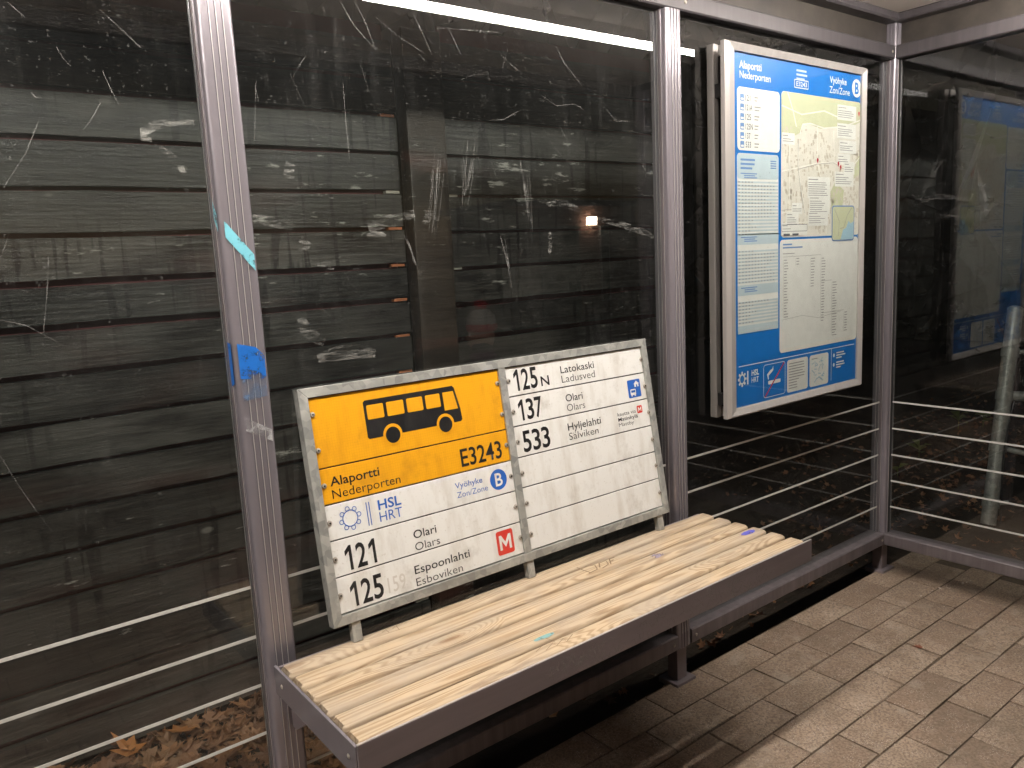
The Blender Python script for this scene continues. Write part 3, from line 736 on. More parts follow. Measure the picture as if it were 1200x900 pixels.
for a in (0.116, 0.1225): MB().rect(a, a+.0022, 0.193, 0.245, y).build('emblem_bar', 'ink_blue', o)
text('operator_name', 'HSL', 0.145, 0.203, 0.2215, 0.243, y, 'ink_blue', o, 0.018)
text('operator_name', 'HRT', 0.145, 0.202, 0.1945, 0.216, y, 'ink_blue', o, -0.002)
text('zone_name', 'Vyöhyke', 0.350, 0.429, 0.2235, 0.237, y, 'ink_blue', o, 0.002)
text('zone_name', 'Zon/Zone', 0.352, 0.442, 0.201, 0.2145, y, 'ink_blue', o, -0.006)
MB().poly(disc(0.477, 0.220, 0.0255), y).build('zone_badge', 'ink_blue', o)
text('zone_letter', 'B', 0.4665, 0.4885, 0.2045, 0.236, y-.0005, 'plate_white', o, 0.016)
for (n_, z, a, b, ub) in (('121', rows[4], 'Olari', 'Olars', (0.282, 0.287)), ('125', rows[5], 'Espoonlahti', 'Esboviken', (0.363, 0.338))):
    top = rows[3] if n_ == '121' else rows[4]
    o, y = plate(LX0, LX1, z, top, 'plate_white')
    digits('route_number', n_, 0.046, 0.131, z+.008, z+.062, y, K, o, 0.016)
    u0 = 0.221 if n_ == '121' else 0.211
    text('destination', a, u0, ub[0], z+.0345, z+.053, y, K, o, 0.004)
    text('destination', b, u0, ub[1], z+.0065, z+.0245, y, K, o, -0.008)
    if n_ == '125':
        MB().poly(rrect(0.445, 0.496, z+.0125, z+.0715, .006), y).build('metro_badge', 'ink_red', o)
        letter_m(0.4525, 0.4885, z+.024, z+.0605, y-.0005, 'plate_white', o)
        text('ghost_number', '159', 0.140, 0.185, z+.012, z+.046, y, 'ink_ghost', o, 0.004)
# right column
o, y = plate(RX0, RX1, rowsR[1], rowsR[0], 'plate_white')
digits('route_number', '125', 0.565, 0.648, 0.4265, 0.4815, y, K, o, 0.016)
text('route_letter', 'N', 0.656, 0.684, 0.4285, 0.4535, y, K, o, 0.012)
text('destination', 'Latokaski', 0.727, 0.849, 0.4525, 0.4715, y, K, o, 0.004)
text('destination', 'Ladusved', 0.727, 0.848, 0.427, 0.446, y, K, o, -0.008)
o, y = plate(RX0, RX1, rowsR[2], rowsR[1], 'plate_white')
digits('route_number', '137', 0.566, 0.650, 0.350, 0.404, y, K, o, 0.016)
text('destination', 'Olari', 0.731, 0.792, 0.3755, 0.3945, y, K, o, 0.004)
text('destination', 'Olars', 0.731, 0.796, 0.3495, 0.368, y, K, o, -0.008)
MB().poly(rrect(0.966, 1.017, 0.3495, 0.4005, .004), y).build('interchange_badge', 'ink_blue', o)
ib = MB(); ib.poly(rrect(0.974, 0.996, 0.357, 0.374, .003, 3), y-.0005); ib.rect(0.976, 0.981, 0.3535, 0.3575, y-.0005); ib.rect(0.989, 0.994, 0.3535, 0.3575, y-.0005)
ib.poly([(0.993, 0.379), (1.010, 0.379), (1.010, 0.387), (1.0135, 0.387), (1.0015, 0.3965), (0.990, 0.387), (0.993, 0.387)], y-.0005); ib.build('interchange_symbol', 'plate_white', o)
ib = MB(); ib.rect(0.977, 0.993, 0.364, 0.3705, y-.0009); ib.rect(0.999, 1.004, 0.379, 0.3855, y-.0009); ib.build('interchange_symbol', 'ink_blue', o)
o, y = plate(RX0, RX1, rowsR[3], rowsR[2], 'plate_white')
digits('route_number', '533', 0.567, 0.661, 0.269, 0.324, y, K, o, 0.016)
text('destination', 'Hyljelahti', 0.724, 0.845, 0.299, 0.318, y, K, o, 0.004)
text('destination', 'Sälviken', 0.724, 0.831, 0.2735, 0.292, y, K, o, -0.008)
text('via_note', 'kautta via', 0.911, 0.984, 0.3065, 0.3165, y, K, o, -0.002)
text('via_note', 'Matinkylä', 0.911, 0.990, 0.292, 0.302, y, K, o, 0.008)
text('via_note', 'Mattby', 0.911, 0.971, 0.277, 0.287, y, K, o, -0.008)
MB().poly(rrect(0.990, 1.011, 0.303, 0.3245, .003), y).build('metro_badge', 'ink_red', o)
letter_m(0.994, 1.007, 0.3075, 0.3200, y-.0005, 'plate_white', o)
for k in (4, 5, 6):
    plate(RX0, RX1, rowsR[k], rowsR[k-1], 'plate_white')
# screws
scm = MB().lathe([(.0058, 0), (.0058, .0012), (.0046, .0030), (.0022, .0038)], 14).mesh('screw', 'screw_steel', True)
sck = MB().lathe([(.0022, .00385), (.0019, .0039)], 8).mesh('socket', 'ink_black')
for u in (0.0275, 0.5165, 0.5525, 1.0345):
    for z in (0.4545, 0.3765, 0.2995, 0.2205, 0.1425, 0.0635):
        o = link('screw', scm, sg); o.location = (u+rr.uniform(-.0008, .0008), PY-.0004, z+rr.uniform(-.001, .001)); o.rotation_euler = (math.pi/2, 0, 0)
        s_ = link('socket', sck, o)

# ------------------------------------------------------------------ map display case
cs = tag(empty('map_display_case', (-0.76, -0.05, 0.85)), 'silver framed map and timetable case on the glass', 'display case')
COFF = Vector((0.76, 0.05, -0.85))
def cpart(mb, name, mat, parent=cs, smooth=False, bevel=0):
    mb.v = [(x+.76, y+.05, z-.85) for x, y, z in mb.v]
    return mb.build(name, mat, parent, smooth, bevel)
cx0, cx1, cz0, cz1 = -1.149, -0.366, 0.846, 1.960
FY0, FY1 = -0.107, -0.083
wl_, wr_, wt_ = 0.042, 0.026, 0.025
def bev_frame(p0, p1, horizontal, inward):
    pass
# door frame: four mitred members with a sloped front
def member(a, b, wdt):
    wdt = (wdt[0],) + (tuple(wdt[1:]) if len(wdt) == 3 else (wdt[1], wdt[1]))
    """a,b outer corners in (x,z); inner side lies to the left of a->b"""
    ax, az = a; bx_, bz = b
    dx, dz = bx_-ax, bz-az; l = math.hypot(dx, dz); dx /= l; dz /= l; nx, nz = -dz, dx
    w_, o_, p_ = wdt
    ia = (ax + nx*w_ + dx*o_, az + nz*w_ + dz*o_); ib_ = (bx_ + nx*w_ - dx*p_, bz + nz*w_ - dz*p_)
    ma = (ax + nx*w_*.28 + dx*o_*.28, az + nz*w_*.28 + dz*o_*.28); mb_ = (bx_ + nx*w_*.28 - dx*p_*.28, bz + nz*w_*.28 - dz*p_*.28)
    q = MB()
    vs = [(ax, FY1, az), (bx_, FY1, bz), (ax, FY0+.010, az), (bx_, FY0+.010, bz), (ma[0], FY0, ma[1]), (mb_[0], FY0, mb_[1]), (ia[0], FY0+.007, ia[1]), (ib_[0], FY0+.007, ib_[1]), (ia[0], FY1, ia[1]), (ib_[0], FY1, ib_[1])]
    fs = [(0,1,3,2), (2,3,5,4), (4,5,7,6), (6,7,9,8), (8,9,1,0), (0,2,4,6,8), (9,7,5,3,1)]
    return q.add(vs, fs)
for a, b, wdt in (((cx0,cz0),(cx1,cz0),(wt_,wl_,wr_)), ((cx1,cz0),(cx1,cz1),(wr_,wt_)), ((cx1,cz1),(cx0,cz1),(wt_,wr_,wl_)), ((cx0,cz1),(cx0,cz0),(wl_,wt_))):
    cpart(member(a, b, wdt), 'door_frame', 'case_silver')
# rear frame on the wall
rx0, rx1 = -1.126, -0.372
for q in ((rx0, rx0+.024, .840, 1.966), (rx1-.036, rx1, .840, 1.966)):
    cpart(MB().box(q[0], q[1], -.040, -.014, q[2], q[3]), 'rear_frame', 'rear_grey', bevel=.004)
for z in (.840, 1.936):
    cpart(MB().box(rx0+.0365, rx1-.0365, -.046, -.016, z, z+.03), 'rear_frame', 'case_silver')
cpart(MB().box(rx0+.037, rx1-.037, -.081, -.018, .871, 1.935), 'back_panel', 'hinge_black')
for z in (.90, 1.83):
    cpart(MB().box(-1.122, -1.100, -.0845, -.039, z-.02, z+.02), 'hinge', 'hinge_black', bevel=.002)
for x in (-1.0, -.5):
    for z in (1.0, 1.8): cpart(MB().box(x-.03, x+.03, -.0185, -.0041, z-.03, z+.03), 'mount', 'hinge_black')
YP = -0.092
px0, px1, pz0, pz1 = cx0+.036, cx1-.012, cz0+.022, cz1-.022
post_ = cpart(MB().box(px0, px1, YP, YP+.002, pz0, pz1), 'poster', 'poster_white')
L1, L2, L3, L4 = YP-.0005, YP-.0010, YP-.0015, YP-.0020
sx_ = (px1-.004-(px0+.001)) / (-.372+1.090)
def X(x): return x       # measured poster coordinates -> sheet
def ppart(mb, name, mat): return cpart(mb, name, mat, post_)
def ptext(name, s, x0, x1, zb, zt, y, mat, bold=0):
    o = text(name, s, X(x0)+.76, X(x1)+.76, zb-.85, zt-.85, y+.05, mat, post_, bold); return o
def R(mb, x0, x1, z0, z1, r, y): return mb.poly([(X(a), b) for a, b in rrect(x0, x1, z0, z1, r)], y)
ppart(MB().rect(X(-1.112), X(-.384), .874, pz1, L1), 'blue_ground', 'poster_blue')
ptext('stop_name', 'Alaportti', -1.075, -.965, 1.891, 1.913, L2, 'poster_white', .02)
ptext('stop_name', 'Nederporten', -1.073, -.918, 1.863, 1.884, L2, 'poster_white', .008)
ptext('zone_name', 'Vyöhyke', -.586, -.482, 1.893, 1.914, L2, 'poster_white', .012)
ptext('zone_name', 'Zon/Zone', -.588, -.461, 1.861, 1.882, L2, 'poster_white', .006)
ppart(MB().poly([(X(a), b) for a, b in disc(-.417, 1.889, .030, .030)], L2), 'zone_badge', 'poster_white')
ptext('zone_letter', 'B', -.429, -.404, 1.871, 1.908, L3, 'poster_blue', .03)
R(mb := MB(), -.792, -.712, 1.859, 1.886, .004, L2); ppart(mb, 'code_box', 'poster_white')
R(mb := MB(), -.789, -.715, 1.862, 1.883, .003, L3); ppart(mb, 'code_box', 'poster_blue')
ptext('stop_code', 'E3243', -.782, -.722, 1.8655, 1.8795, L4, 'poster_white', .02)
mb = MB()
for k, wv in enumerate((.056, .060, .046)): mb.rect(X(-.78), X(-.78+wv), 1.916-k*.0125-.006, 1.916-k*.0125, L2)
ppart(mb, 'note_lines', 'poster_pale_blue')
# route list
R(mb := MB(), -1.086, -.870, 1.656, 1.838, .014, L2); ppart(mb, 'route_panel', 'poster_white')
for s, z, wv in (('121', 1.808, .024), ('121A', 1.7805, .034), ('125', 1.753, .027), ('125N', 1.7255, .036), ('137', 1.6985, .024), ('533', 1.673, .027)):
    R(mb := MB(), -1.072, -1.053, z-.010, z+.010, .003, L3); ppart(mb, 'bus_icon', 'poster_mid_blue')
    R(mb := MB(), -1.0695, -1.0555, z-.007, z-.001, .002, L4); ppart(mb, 'bus_icon', 'poster_white')
    ptext('route_number', s, -1.046, -1.046+wv, z-.008, z+.009, L3, 'poster_dark', .008)
    mb = MB(); e_ = random.Random(s).uniform(.014, .034); mb.rect(X(-1.002), X(-1.002+e_), z+.002, z+.006, L3); mb.rect(X(-1.002), X(-1.002+e_*.8), z-.007, z-.0035, L3); ppart(mb, 'note_lines', 'poster_grey')
# timetable
R(mb := MB(), -1.088, -.876, 1.104, 1.648, .012, L2); ppart(mb, 'timetable_panel', 'poster_white')
mb = MB(); R(mb, -1.088, -.876, 1.573, 1.648, .011, L3)
for z0, z1 in ((1.376, 1.408), (1.221, 1.253), (1.104, 1.128)): mb.rect(X(-1.088), X(-.876), z0, z1, L3)
z = 1.566
while z > 1.132:
    if not (1.366 < z < 1.410 or 1.212 < z < 1.255): mb.rect(X(-1.088), X(-.876), z-.0052, z, L3)
    z -= .0104
ppart(mb, 'timetable_bands', 'poster_pale_blue')
mb = MB(); rt = random.Random(4); z = 1.566; row = 0
while z > 1.132:
    if not (1.366 < z < 1.410 or 1.212 < z < 1.255):
        mb.rect(X(-1.083), X(-1.076), z-.0044, z-.001, L4)
        n_ = [4, 11, 11, 10, 9, 8, 10, 11, 10, 11, 9, 4, 3, 5, 3, 2][row % 16]
        for k in range(n_): mb.rect(X(-1.066+k*.016), X(-1.066+k*.016+.0065), z-.0044, z-.001, L4)
        row += 1
    z -= .0104
ppart(mb, 'timetable_digits', 'poster_grey')['kind'] = 'stuff'
mb = MB()
for k, wv in enumerate((.072, .070, .058)): mb.rect(X(-1.072), X(-1.072+wv), 1.632-k*.0125-.006, 1.632-k*.0125, L4)
for k in range(4): mb.rect(X(-.92), X(-.89), 1.630-k*.007-.003, 1.630-k*.007, L4)
for zz in (1.590, 1.400, 1.246):
    mb.rect(X(-1.072), X(-.99), zz-.003, zz, L4)
    for k in range(2): mb.rect(X(-1.055), X(-1.0+k*.01), zz-.009-k*.006, zz-.006-k*.006, L4)
ppart(mb, 'timetable_heading', 'poster_mid_blue')
# map
R(mb := MB(), -.862, -.388, 1.393, 1.844, .014, L2); ppart(mb, 'map_sheet', 'map_base')
mb = MB()
mb.poly([(X(a), b) for a, b in [(-.8615, 1.700), (-.790, 1.712), (-.760, 1.722), (-.748, 1.748), (-.700, 1.752), (-.640, 1.742), (-.56, 1.752), (-.470, 1.752), (-.43, 1.765), (-.389, 1.780), (-.389, 1.832), (-.402, 1.843), (-.850, 1.843), (-.8615, 1.832)]], L3)
mb.poly([(X(a), b) for a, b in [(-.565, 1.47), (-.50, 1.475), (-.49, 1.545), (-.545, 1.575), (-.575, 1.54)]], L3)
mb.poly([(X(a), b) for a, b in [(-.43, 1.585), (-.389, 1.60), (-.389, 1.665), (-.41, 1.66), (-.425, 1.62)]], L3)
ppart(mb, 'map_park', 'map_green')
mb = MB(); rm = random.Random(9)
for k in range(420):
    x, z = rm.uniform(-.853, -.40), rm.uniform(1.400, 1.735)
    if -.60 < x < -.44 and z > 1.70: continue
    wv, hv = rm.uniform(.003, .012), rm.uniform(.004, .016)
    mb.rect(X(x), X(x+wv), z-hv/2, z+hv/2, L3-.0001)
ppart(mb, 'map_blocks', 'map_block')['kind'] = 'stuff'
mb = MB()
for L_ in ([(-.765, 1.70), (-.768, 1.62), (-.752, 1.55), (-.728, 1.47), (-.72, 1.40)], [(-.86, 1.60), (-.78, 1.612), (-.66, 1.63), (-.56, 1.638), (-.46, 1.61), (-.39, 1.66)], [(-.86, 1.47), (-.80, 1.478), (-.75, 1.50)], [(-.76, 1.72), (-.745, 1.75), (-.70, 1.755), (-.62, 1.745), (-.5, 1.757), (-.39, 1.785)], [(-.84, 1.44), (-.70, 1.44), (-.58, 1.46)], [(-.66, 1.75), (-.655, 1.63), (-.60, 1.50), (-.60, 1.40)], [(-.56, 1.74), (-.555, 1.64)], [(-.82, 1.70), (-.815, 1.60), (-.82, 1.48)], [(-.86, 1.80), (-.75, 1.78), (-.62, 1.80), (-.5, 1.78)], [(-.83, 1.843), (-.80, 1.79), (-.78, 1.74)]):
    mb.ribbon([(X(a), b) for a, b in L_], .0042, L4)
ppart(mb, 'map_roads', 'map_road')
mb = MB()
mb.ribbon([(X(a), b) for a, b in [(-.768, 1.70), (-.771, 1.62), (-.755, 1.55), (-.731, 1.47)]], .0016, L4-.0003)
mb.ribbon([(X(a), b) for a, b in [(-.77, 1.608), (-.66, 1.628), (-.56, 1.636), (-.47, 1.61)]], .0012, L4-.0003)
mb.ribbon([(X(a), b) for a, b in [(-.862, 1.478), (-.82, 1.482), (-.78, 1.475)]], .0012, L4-.0003)
for x, z, n_, wv in ((-.855, 1.707, 2, .06), (-.71, 1.575, 7, .125), (-.70, 1.515, 6, .115), (-.705, 1.465, 4, .11), (-.535, 1.815, 4, .11), (-.535, 1.755, 4, .11), (-.52, 1.70, 3, .10), (-.53, 1.655, 2, .07), (-.49, 1.63, 3, .06), (-.545, 1.595, 4, .11), (-.80, 1.49, 2, .05), (-.83, 1.462, 4, .06), (-.855, 1.427, 1, .06)):
    capn = globals().get('capn', 0) + 1; wb = MB(); wb.rect(X(x-.005), X(x+wv+.005), z-n_*.0068-.010, z+.012, L4-.0002-capn*.00002); ppart(wb, 'map_caption', 'poster_white')
    mb.rect(X(x), X(x+wv*.45), z+.002, z+.0045, L4-.0006)
    for k in range(n_): mb.rect(X(x), X(x+wv*rm.uniform(.6, 1.0)), z-.008-k*.0068, z-.0058-k*.0068, L4-.0006)
ppart(mb, 'map_caption_text', 'poster_grey')['kind'] = 'stuff'
mb = MB()
for x, z in ((-.657, 1.642), (-.402, 1.807), (-.53, 1.635), (-.515, 1.624)):
    mb.poly([(X(a), b) for a, b in [(x, z-.013), (x+.0048, z-.002), (x+.0045, z+.003), (x, z+.006), (x-.0045, z+.003), (x-.0048, z-.002)]], L4-.0009)
ppart(mb, 'map_markers', 'poster_red')
R(mb := MB(), -.862, -.715, 1.399, 1.433, .004, L4-.0003); ppart(mb, 'map_legend', 'poster_white')
mb = MB(); mb.ribbon([(X(a), b) for a, b in rrect(-.861, -.716, 1.412, 1.433, .004, 3)], .0014, L4-.0006, True)
for x in (-.85, -.80): mb.rect(X(x), X(x+.035), 1.3985, 1.405, L4-.0006)
ppart(mb, 'map_legend', 'poster_dark')
R(mb := MB(), -.566, -.421, 1.374, 1.494, .012, L4-.0004); ppart(mb, 'inset_border', 'poster_mid_blue')
R(mb := MB(), -.562, -.425, 1.378, 1.490, .010, L4-.0008); ppart(mb, 'inset_map', 'map_green')
ppart(MB().poly([(X(a), b) for a, b in [(-.51, 1.379), (-.435, 1.379), (-.4262, 1.388), (-.4262, 1.44), (-.445, 1.432), (-.46, 1.442), (-.475, 1.418), (-.495, 1.412)]], L4-.0012), 'inset_water', 'map_water')
mb = MB()
for L_ in ([(-.55, 1.48), (-.52, 1.44), (-.525, 1.39)], [(-.44, 1.487), (-.47, 1.46), (-.49, 1.42), (-.515, 1.415)]): mb.ribbon([(X(a), b) for a, b in L_], .002, L4-.0016)
ppart(mb, 'inset_roads', 'poster_grey')
# line diagram
R(mb := MB(), -.868, -.392, 1.020, 1.386, .014, L2); ppart(mb, 'line_panel', 'poster_white')
mb = MB(); rl = random.Random(13)
def stops(x, z0, z1, wv=.026):
    mb.ribbon([(X(x-.004), z0), (X(x-.004), z1)], .0009, L3); z = z0
    while z > z1:
        mb.rect(X(x), X(x+wv*rl.uniform(.5, 1.0)), z-.0028, z, L3); z -= .0092
stops(-.845, 1.322, 1.135); stops(-.775, 1.325, 1.30, .018); stops(-.69, 1.322, 1.225); stops(-.625, 1.32, 1.105); stops(-.555, 1.235, 1.05, .03); stops(-.475, 1.125, 1.055, .022)
for x0, x1, z in ((-.85, -.63, 1.3305), (-.63, -.56, 1.2415), (-.62, -.48, 1.132)): mb.rect(X(x0), X(x1), z, z+.0012, L3)
mb.ribbon([(X(a), b) for a, b in [(-.855, 1.128), (-.74, 1.134), (-.64, 1.118), (-.5, 1.13)]], .001, L3)
mb.rect(X(-.852), X(-.785), 1.340, 1.3425, L3)
ppart(mb, 'line_stops', 'poster_grey')['kind'] = 'stuff'
mb = MB(); mb.rect(X(-.852), X(-.80), 1.368, 1.373, L3); mb.rect(X(-.852), X(-.74), 1.358, 1.3625, L3); ppart(mb, 'line_heading', 'poster_mid_blue')
# footer
mb = MB(); mb.rect(X(-1.085), X(-.405), 1.001, 1.0035, L2); mb.rect(X(-.557), X(-.5545), .888, 1.0, L2); mb.rect(X(-1.042), X(-1.036), .941, .984, L2)
mb.ribbon([(X(a), b) for a, b in disc(-1.068, .961, .0125, .0145, 24)], .0045, L2, True)
for k in range(8):
    a = 2*math.pi*k/8; mb.poly([(X(q), r_) for q, r_ in disc(-1.068+.0185*math.cos(a), .961+.0205*math.sin(a), .0042, .0045, 10)], L2-.0002)
mb.ribbon([(X(a), b) for a, b in rrect(-.955, -.836, .884, .991, .010)], .002, L2, True)
mb.poly([(X(a), b) for a, b in rrect(-.930, -.862, .925, .937, .003, 3)], L2)
mb.ribbon([(X(a), b) for a, b in [(-.929, .942), (-.932, .957), (-.918, .966), (-.905, .972), (-.903, .982)]], [.004, .010, .011, .008, .002], L2)
ppart(mb, 'footer_symbols', 'poster_white')
mb = MB(); mb.ribbon([(X(-.948), .887), (X(-.842), .988)], .0055, L3); ppart(mb, 'no_smoking_bar', 'poster_red')
ptext('operator_name', 'HSL', -1.019, -.980, .966, .984, L2, 'poster_white', .025)
ptext('operator_name', 'HRT', -1.019, -.982, .943, .960, L2, 'poster_white', .002)
for a, b in ((-.825, -.702), (-.692, -.574)):
    R(mb := MB(), a, b, .882, .992, .010, L2); ppart(mb, 'footer_card', 'poster_white')
mb = MB()
for k in range(10): mb.rect(X(-.815), X(-.72 if k < 6 else -.755)-rl.uniform(0, .02), .980-k*.0092-.003, .980-k*.0092, L3)
mb.rect(X(-.60), X(-.575), 0, 0, L3) if False else None
mb.rect(X(-.68), X(-.645), .977, .980, L3)
ppart(mb, 'footer_text', 'poster_grey')
mb = MB()
for k in range(26):
    x, z = rl.uniform(-.665, -.60), rl.uniform(.905, .965); mb.ribbon([(X(x), z), (X(x+rl.uniform(-.02, .03)), z+rl.uniform(-.015, .02))], .003, L3-.0001*k*.2)
ppart(mb, 'footer_map', 'map_water')
mb = MB()
for z, ws in ((.984, (.05, .06, .035)), (.950, (.05, .055, .03))):
    mb.poly([(X(a), b) for a, b in disc(-.539, z-.008, .006, .007, 12)], L2)
    for k, wv in enumerate(ws): mb.rect(X(-.523), X(-.523+wv), z-.003-k*.009, z+.0015-k*.009, L2)
ppart(mb, 'contact_text', 'poster_white')
cpart(MB().box(px0-.001, px1+.001, -.0985, -.0968, pz0-.001, pz1+.001), 'door_glass', 'case_glass')

# ------------------------------------------------------------------ plank fence behind the glass
FYy = 0.87
fe = tag(empty('plank_fence', (-2.6, FYy, -0.03)), 'dark weathered horizontal plank fence behind the shelter glass', 'fence')
def fpart(mb, name, mat, bevel=0, parent=fe):
    mb.v = [(x+2.6, y-FYy, z+.03) for x, y, z in mb.v]; return mb.build(name, mat, parent, False, bevel)
rf = random.Random(17)
def boards(x0, x1, zs, seedy):
    for i in range(len(zs)-1):
        z0, z1 = zs[i], zs[i+1]; g = rf.choice([.012, .015, .018, .022, .027]); dy = rf.uniform(-.004, .004); sk = rf.uniform(-.004, .004)
        mb = MB(); N = 14
        for k in range(N+1):
            x = x0 + (x1-x0)*k/N; wv = rf.uniform(-.0018, .0018); w2 = rf.uniform(-.0018, .0018); s_ = sk*(k/N-.5)
            for yy, zz in ((FYy+dy, z0+g/2+wv+s_), (FYy+dy+.022, z0+g/2+wv+s_), (FYy+dy+.022, z1-g/2+w2+s_), (FYy+dy, z1-g/2+w2+s_)): mb.v.append((x, yy, zz))
        for k in range(N):
            for j in range(4): mb.f.append((k*4+j, k*4+4+j, k*4+4+(j+1) % 4, k*4+(j+1) % 4))
        mb.f.append((0, 1, 2, 3)); mb.f.append((N*4+3, N*4+2, N*4+1, N*4))
        mb.f = [tuple(reversed(f)) for f in mb.f]
        fpart(mb, 'board', 'fence_paint')
zl = [-0.01 + .1255*k + rf.uniform(-.004, .004) for k in range(18)]
zr = [0.0 + .1345*k + rf.uniform(-.004, .004) for k in range(17)]
boards(-5.2, -3.42, zl, 1); boards(-3.415, -1.684, zl, 2); boards(-1.490, -0.34, zr, 3)
for i in range(17):
    fpart(MB().box(-5.2, -1.70, FYy+.03, FYy+.046, zl[i]+.06, zl[i]+.18), 'back_board', 'fence_red')
for i in range(16):
    fpart(MB().box(-1.47, -0.36, FYy+.034, FYy+.05, zr[i]+.05, zr[i]+.185), 'back_board', 'fence_red')
fpart(MB().box(-1.667, -1.510, FYy-.045, FYy+.02, -0.03, 2.16), 'fence_post', 'fence_post_paint', .006)
fpart(MB().box(-3.47, -3.36, FYy+.050, FYy+.12, -0.03, 2.14), 'fence_post', 'fence_post_paint', .006)
fpart(MB().box(-0.48, -0.38, FYy+.052, FYy+.12, -0.03, 2.14), 'fence_post', 'fence_post_paint', .006)
for i in range(1, 17):
    if rf.random() < .75: fpart(MB().box(-1.74, -1.686, FYy+.006, FYy+.026, zl[i]-.0045, zl[i]+.0045), 'spacer', 'spacer_orange' if rf.random() < .35 else 'spacer_pale')
for i in range(1, 16):
    if rf.random() < .5: fpart(MB().box(-1.488, -1.442, FYy+.006, FYy+.026, zr[i]-.0045, zr[i]+.0045), 'spacer', 'spacer_orange' if rf.random() < .35 else 'spacer_pale')

# ------------------------------------------------------------------ leaves
def leaf_shape(r_, size, curl):
    """maple leaf outline with pointed lobes, curled"""
    rad = [1.0, .45, .82, .40, .72, .34, .45, .34, .72, .40, .82, .45]
    n = len(rad); vs = [(0, 0, 0)]
    for k in range(n):
        a = 2*math.pi*k/n + math.pi/2; q = rad[k]*size*r_.uniform(.85, 1.15)
        x, y = q*math.cos(a), q*math.sin(a); vs.append((x, y, curl*(x*x+y*y)/size*r_.uniform(.6, 1.4)))
    vs.append((r_.uniform(-.1, .1)*size, -size*1.2, curl*size*.5))
    return vs, [(0, 1+k, 1+(k+1) % n) for k in range(n)] + [(0, 7, 13)]
rl2 = random.Random(31); mb = MB()
for k in range(6300):
    if k < 3600: x, y = rl2.uniform(-3.4, -1.0), rl2.uniform(.30, .87)
    elif k < 4300: x, y = rl2.uniform(-1.8, 3.2), rl2.uniform(.06, .7)
    else: x, y = rl2.uniform(.45, 4.5), rl2.uniform(-3, 1.5)
    s = rl2.uniform(.016, .046) * (1.0 if k < 3600 else 0.7); vs, fs = leaf_shape(rl2, s, rl2.uniform(-.35, .55))
    Rm = Matrix.Rotation(rl2.uniform(0, 6.28), 3, 'Z') @ Matrix.Rotation(rl2.gauss(0, .4), 3, 'X') @ Matrix.Rotation(rl2.gauss(0, .4), 3, 'Y')
    z = -.034 + rl2.random()**2*.035 + s*.25
    mb.add([tuple(Rm @ Vector(q) + Vector((x, y, z))) for q in vs], fs)
o = mb.build('leaf_litter', 'leaf_litter'); tag(o, 'brown fallen leaves covering the soil behind the glass', 'leaves', kind='stuff')
def single_leaf(px, py, z, size, mat, rot, curl, label, tiltx=0):
    q = at(px, py, 2, z); vs, fs = leaf_shape(random.Random(px), size, curl)
    n = len(vs); mb = MB(); mb.add([(a, b, c) for a, b, c in vs], fs); mb.add([(a, b, c-.0008) for a, b, c in vs], [tuple(reversed(f)) for f in fs])
    zmin = min(v[2] for v in mb.v)
    o = mb.build('fallen_leaf', mat); o.location = (q.x, q.y, z - zmin*math.cos(tiltx)); o.rotation_euler = (tiltx, 0, rot); tag(o, label, 'leaf')
    return o
single_leaf(152, 880, .0, .065, 'leaf_orange', .6, .45, 'orange maple leaf lying lowest left behind the glass, lobes up', .25)
single_leaf(213, 856, .015, .070, 'leaf_orange', 2.4, .25, 'pale orange maple leaf near the fence foot, left of the grey post', .3)
single_leaf(196, 884, .0, .060, 'leaf_tan', 4.2, .35, 'tan curled maple leaf between two orange leaves', .2)
single_leaf(287, 826, .0, .050, 'leaf_tan', 1.2, .3, 'brown leaf against the fence beside the left post', .2)
single_leaf(1077, 758, .0005, .022, 'leaf_rust', .8, .15, 'small rust brown leaf on the open paving')
# low green seedlings beyond the side pane
def seedling(px, py, s, label, seed):
    q = at(px, py, 2, -.02); r_ = random.Random(seed); e_ = tag(empty('seedling', (q.x, q.y, -.035)), label, 'plant')
    for k in range(6):
        a = r_.uniform(0, 6.28); l = s*r_.uniform(.6, 1.1); h = s*r_.uniform(.5, 1.2)
        d = Vector((math.cos(a), math.sin(a), 0)); nrm = Vector((-d.y, d.x, 0)); b = Vector((0, 0, h*.7)); tip = d*l + Vector((0, 0, h)); mid = d*l*.5 + Vector((0, 0, h*1.05))
        mb = MB().add([b, mid + nrm*l*.32, tip, mid - nrm*l*.32, mid + Vector((0, 0, -.004))], [(0, 4, 1), (1, 4, 2), (2, 4, 3), (3, 4, 0)]); mb.build('leaf', 'leaf_green', e_)
        MB().tube([(0, 0, 0), tuple(b*.6), tuple(b)], [.0025, .002, .0015], 5).build('stem', 'leaf_green', e_)
seedling(1123, 500, .11, 'green seedling left of the galvanised post, nearer of the far pair', 1)
seedling(1152, 498, .10, 'yellowish seedling right beside the galvanised post', 2)
seedling(1077, 533, .09, 'broad leaved low seedling in the middle of the leaf litter', 3)
seedling(1052, 556, .07, 'small seedling just right of the shelter corner post', 4)
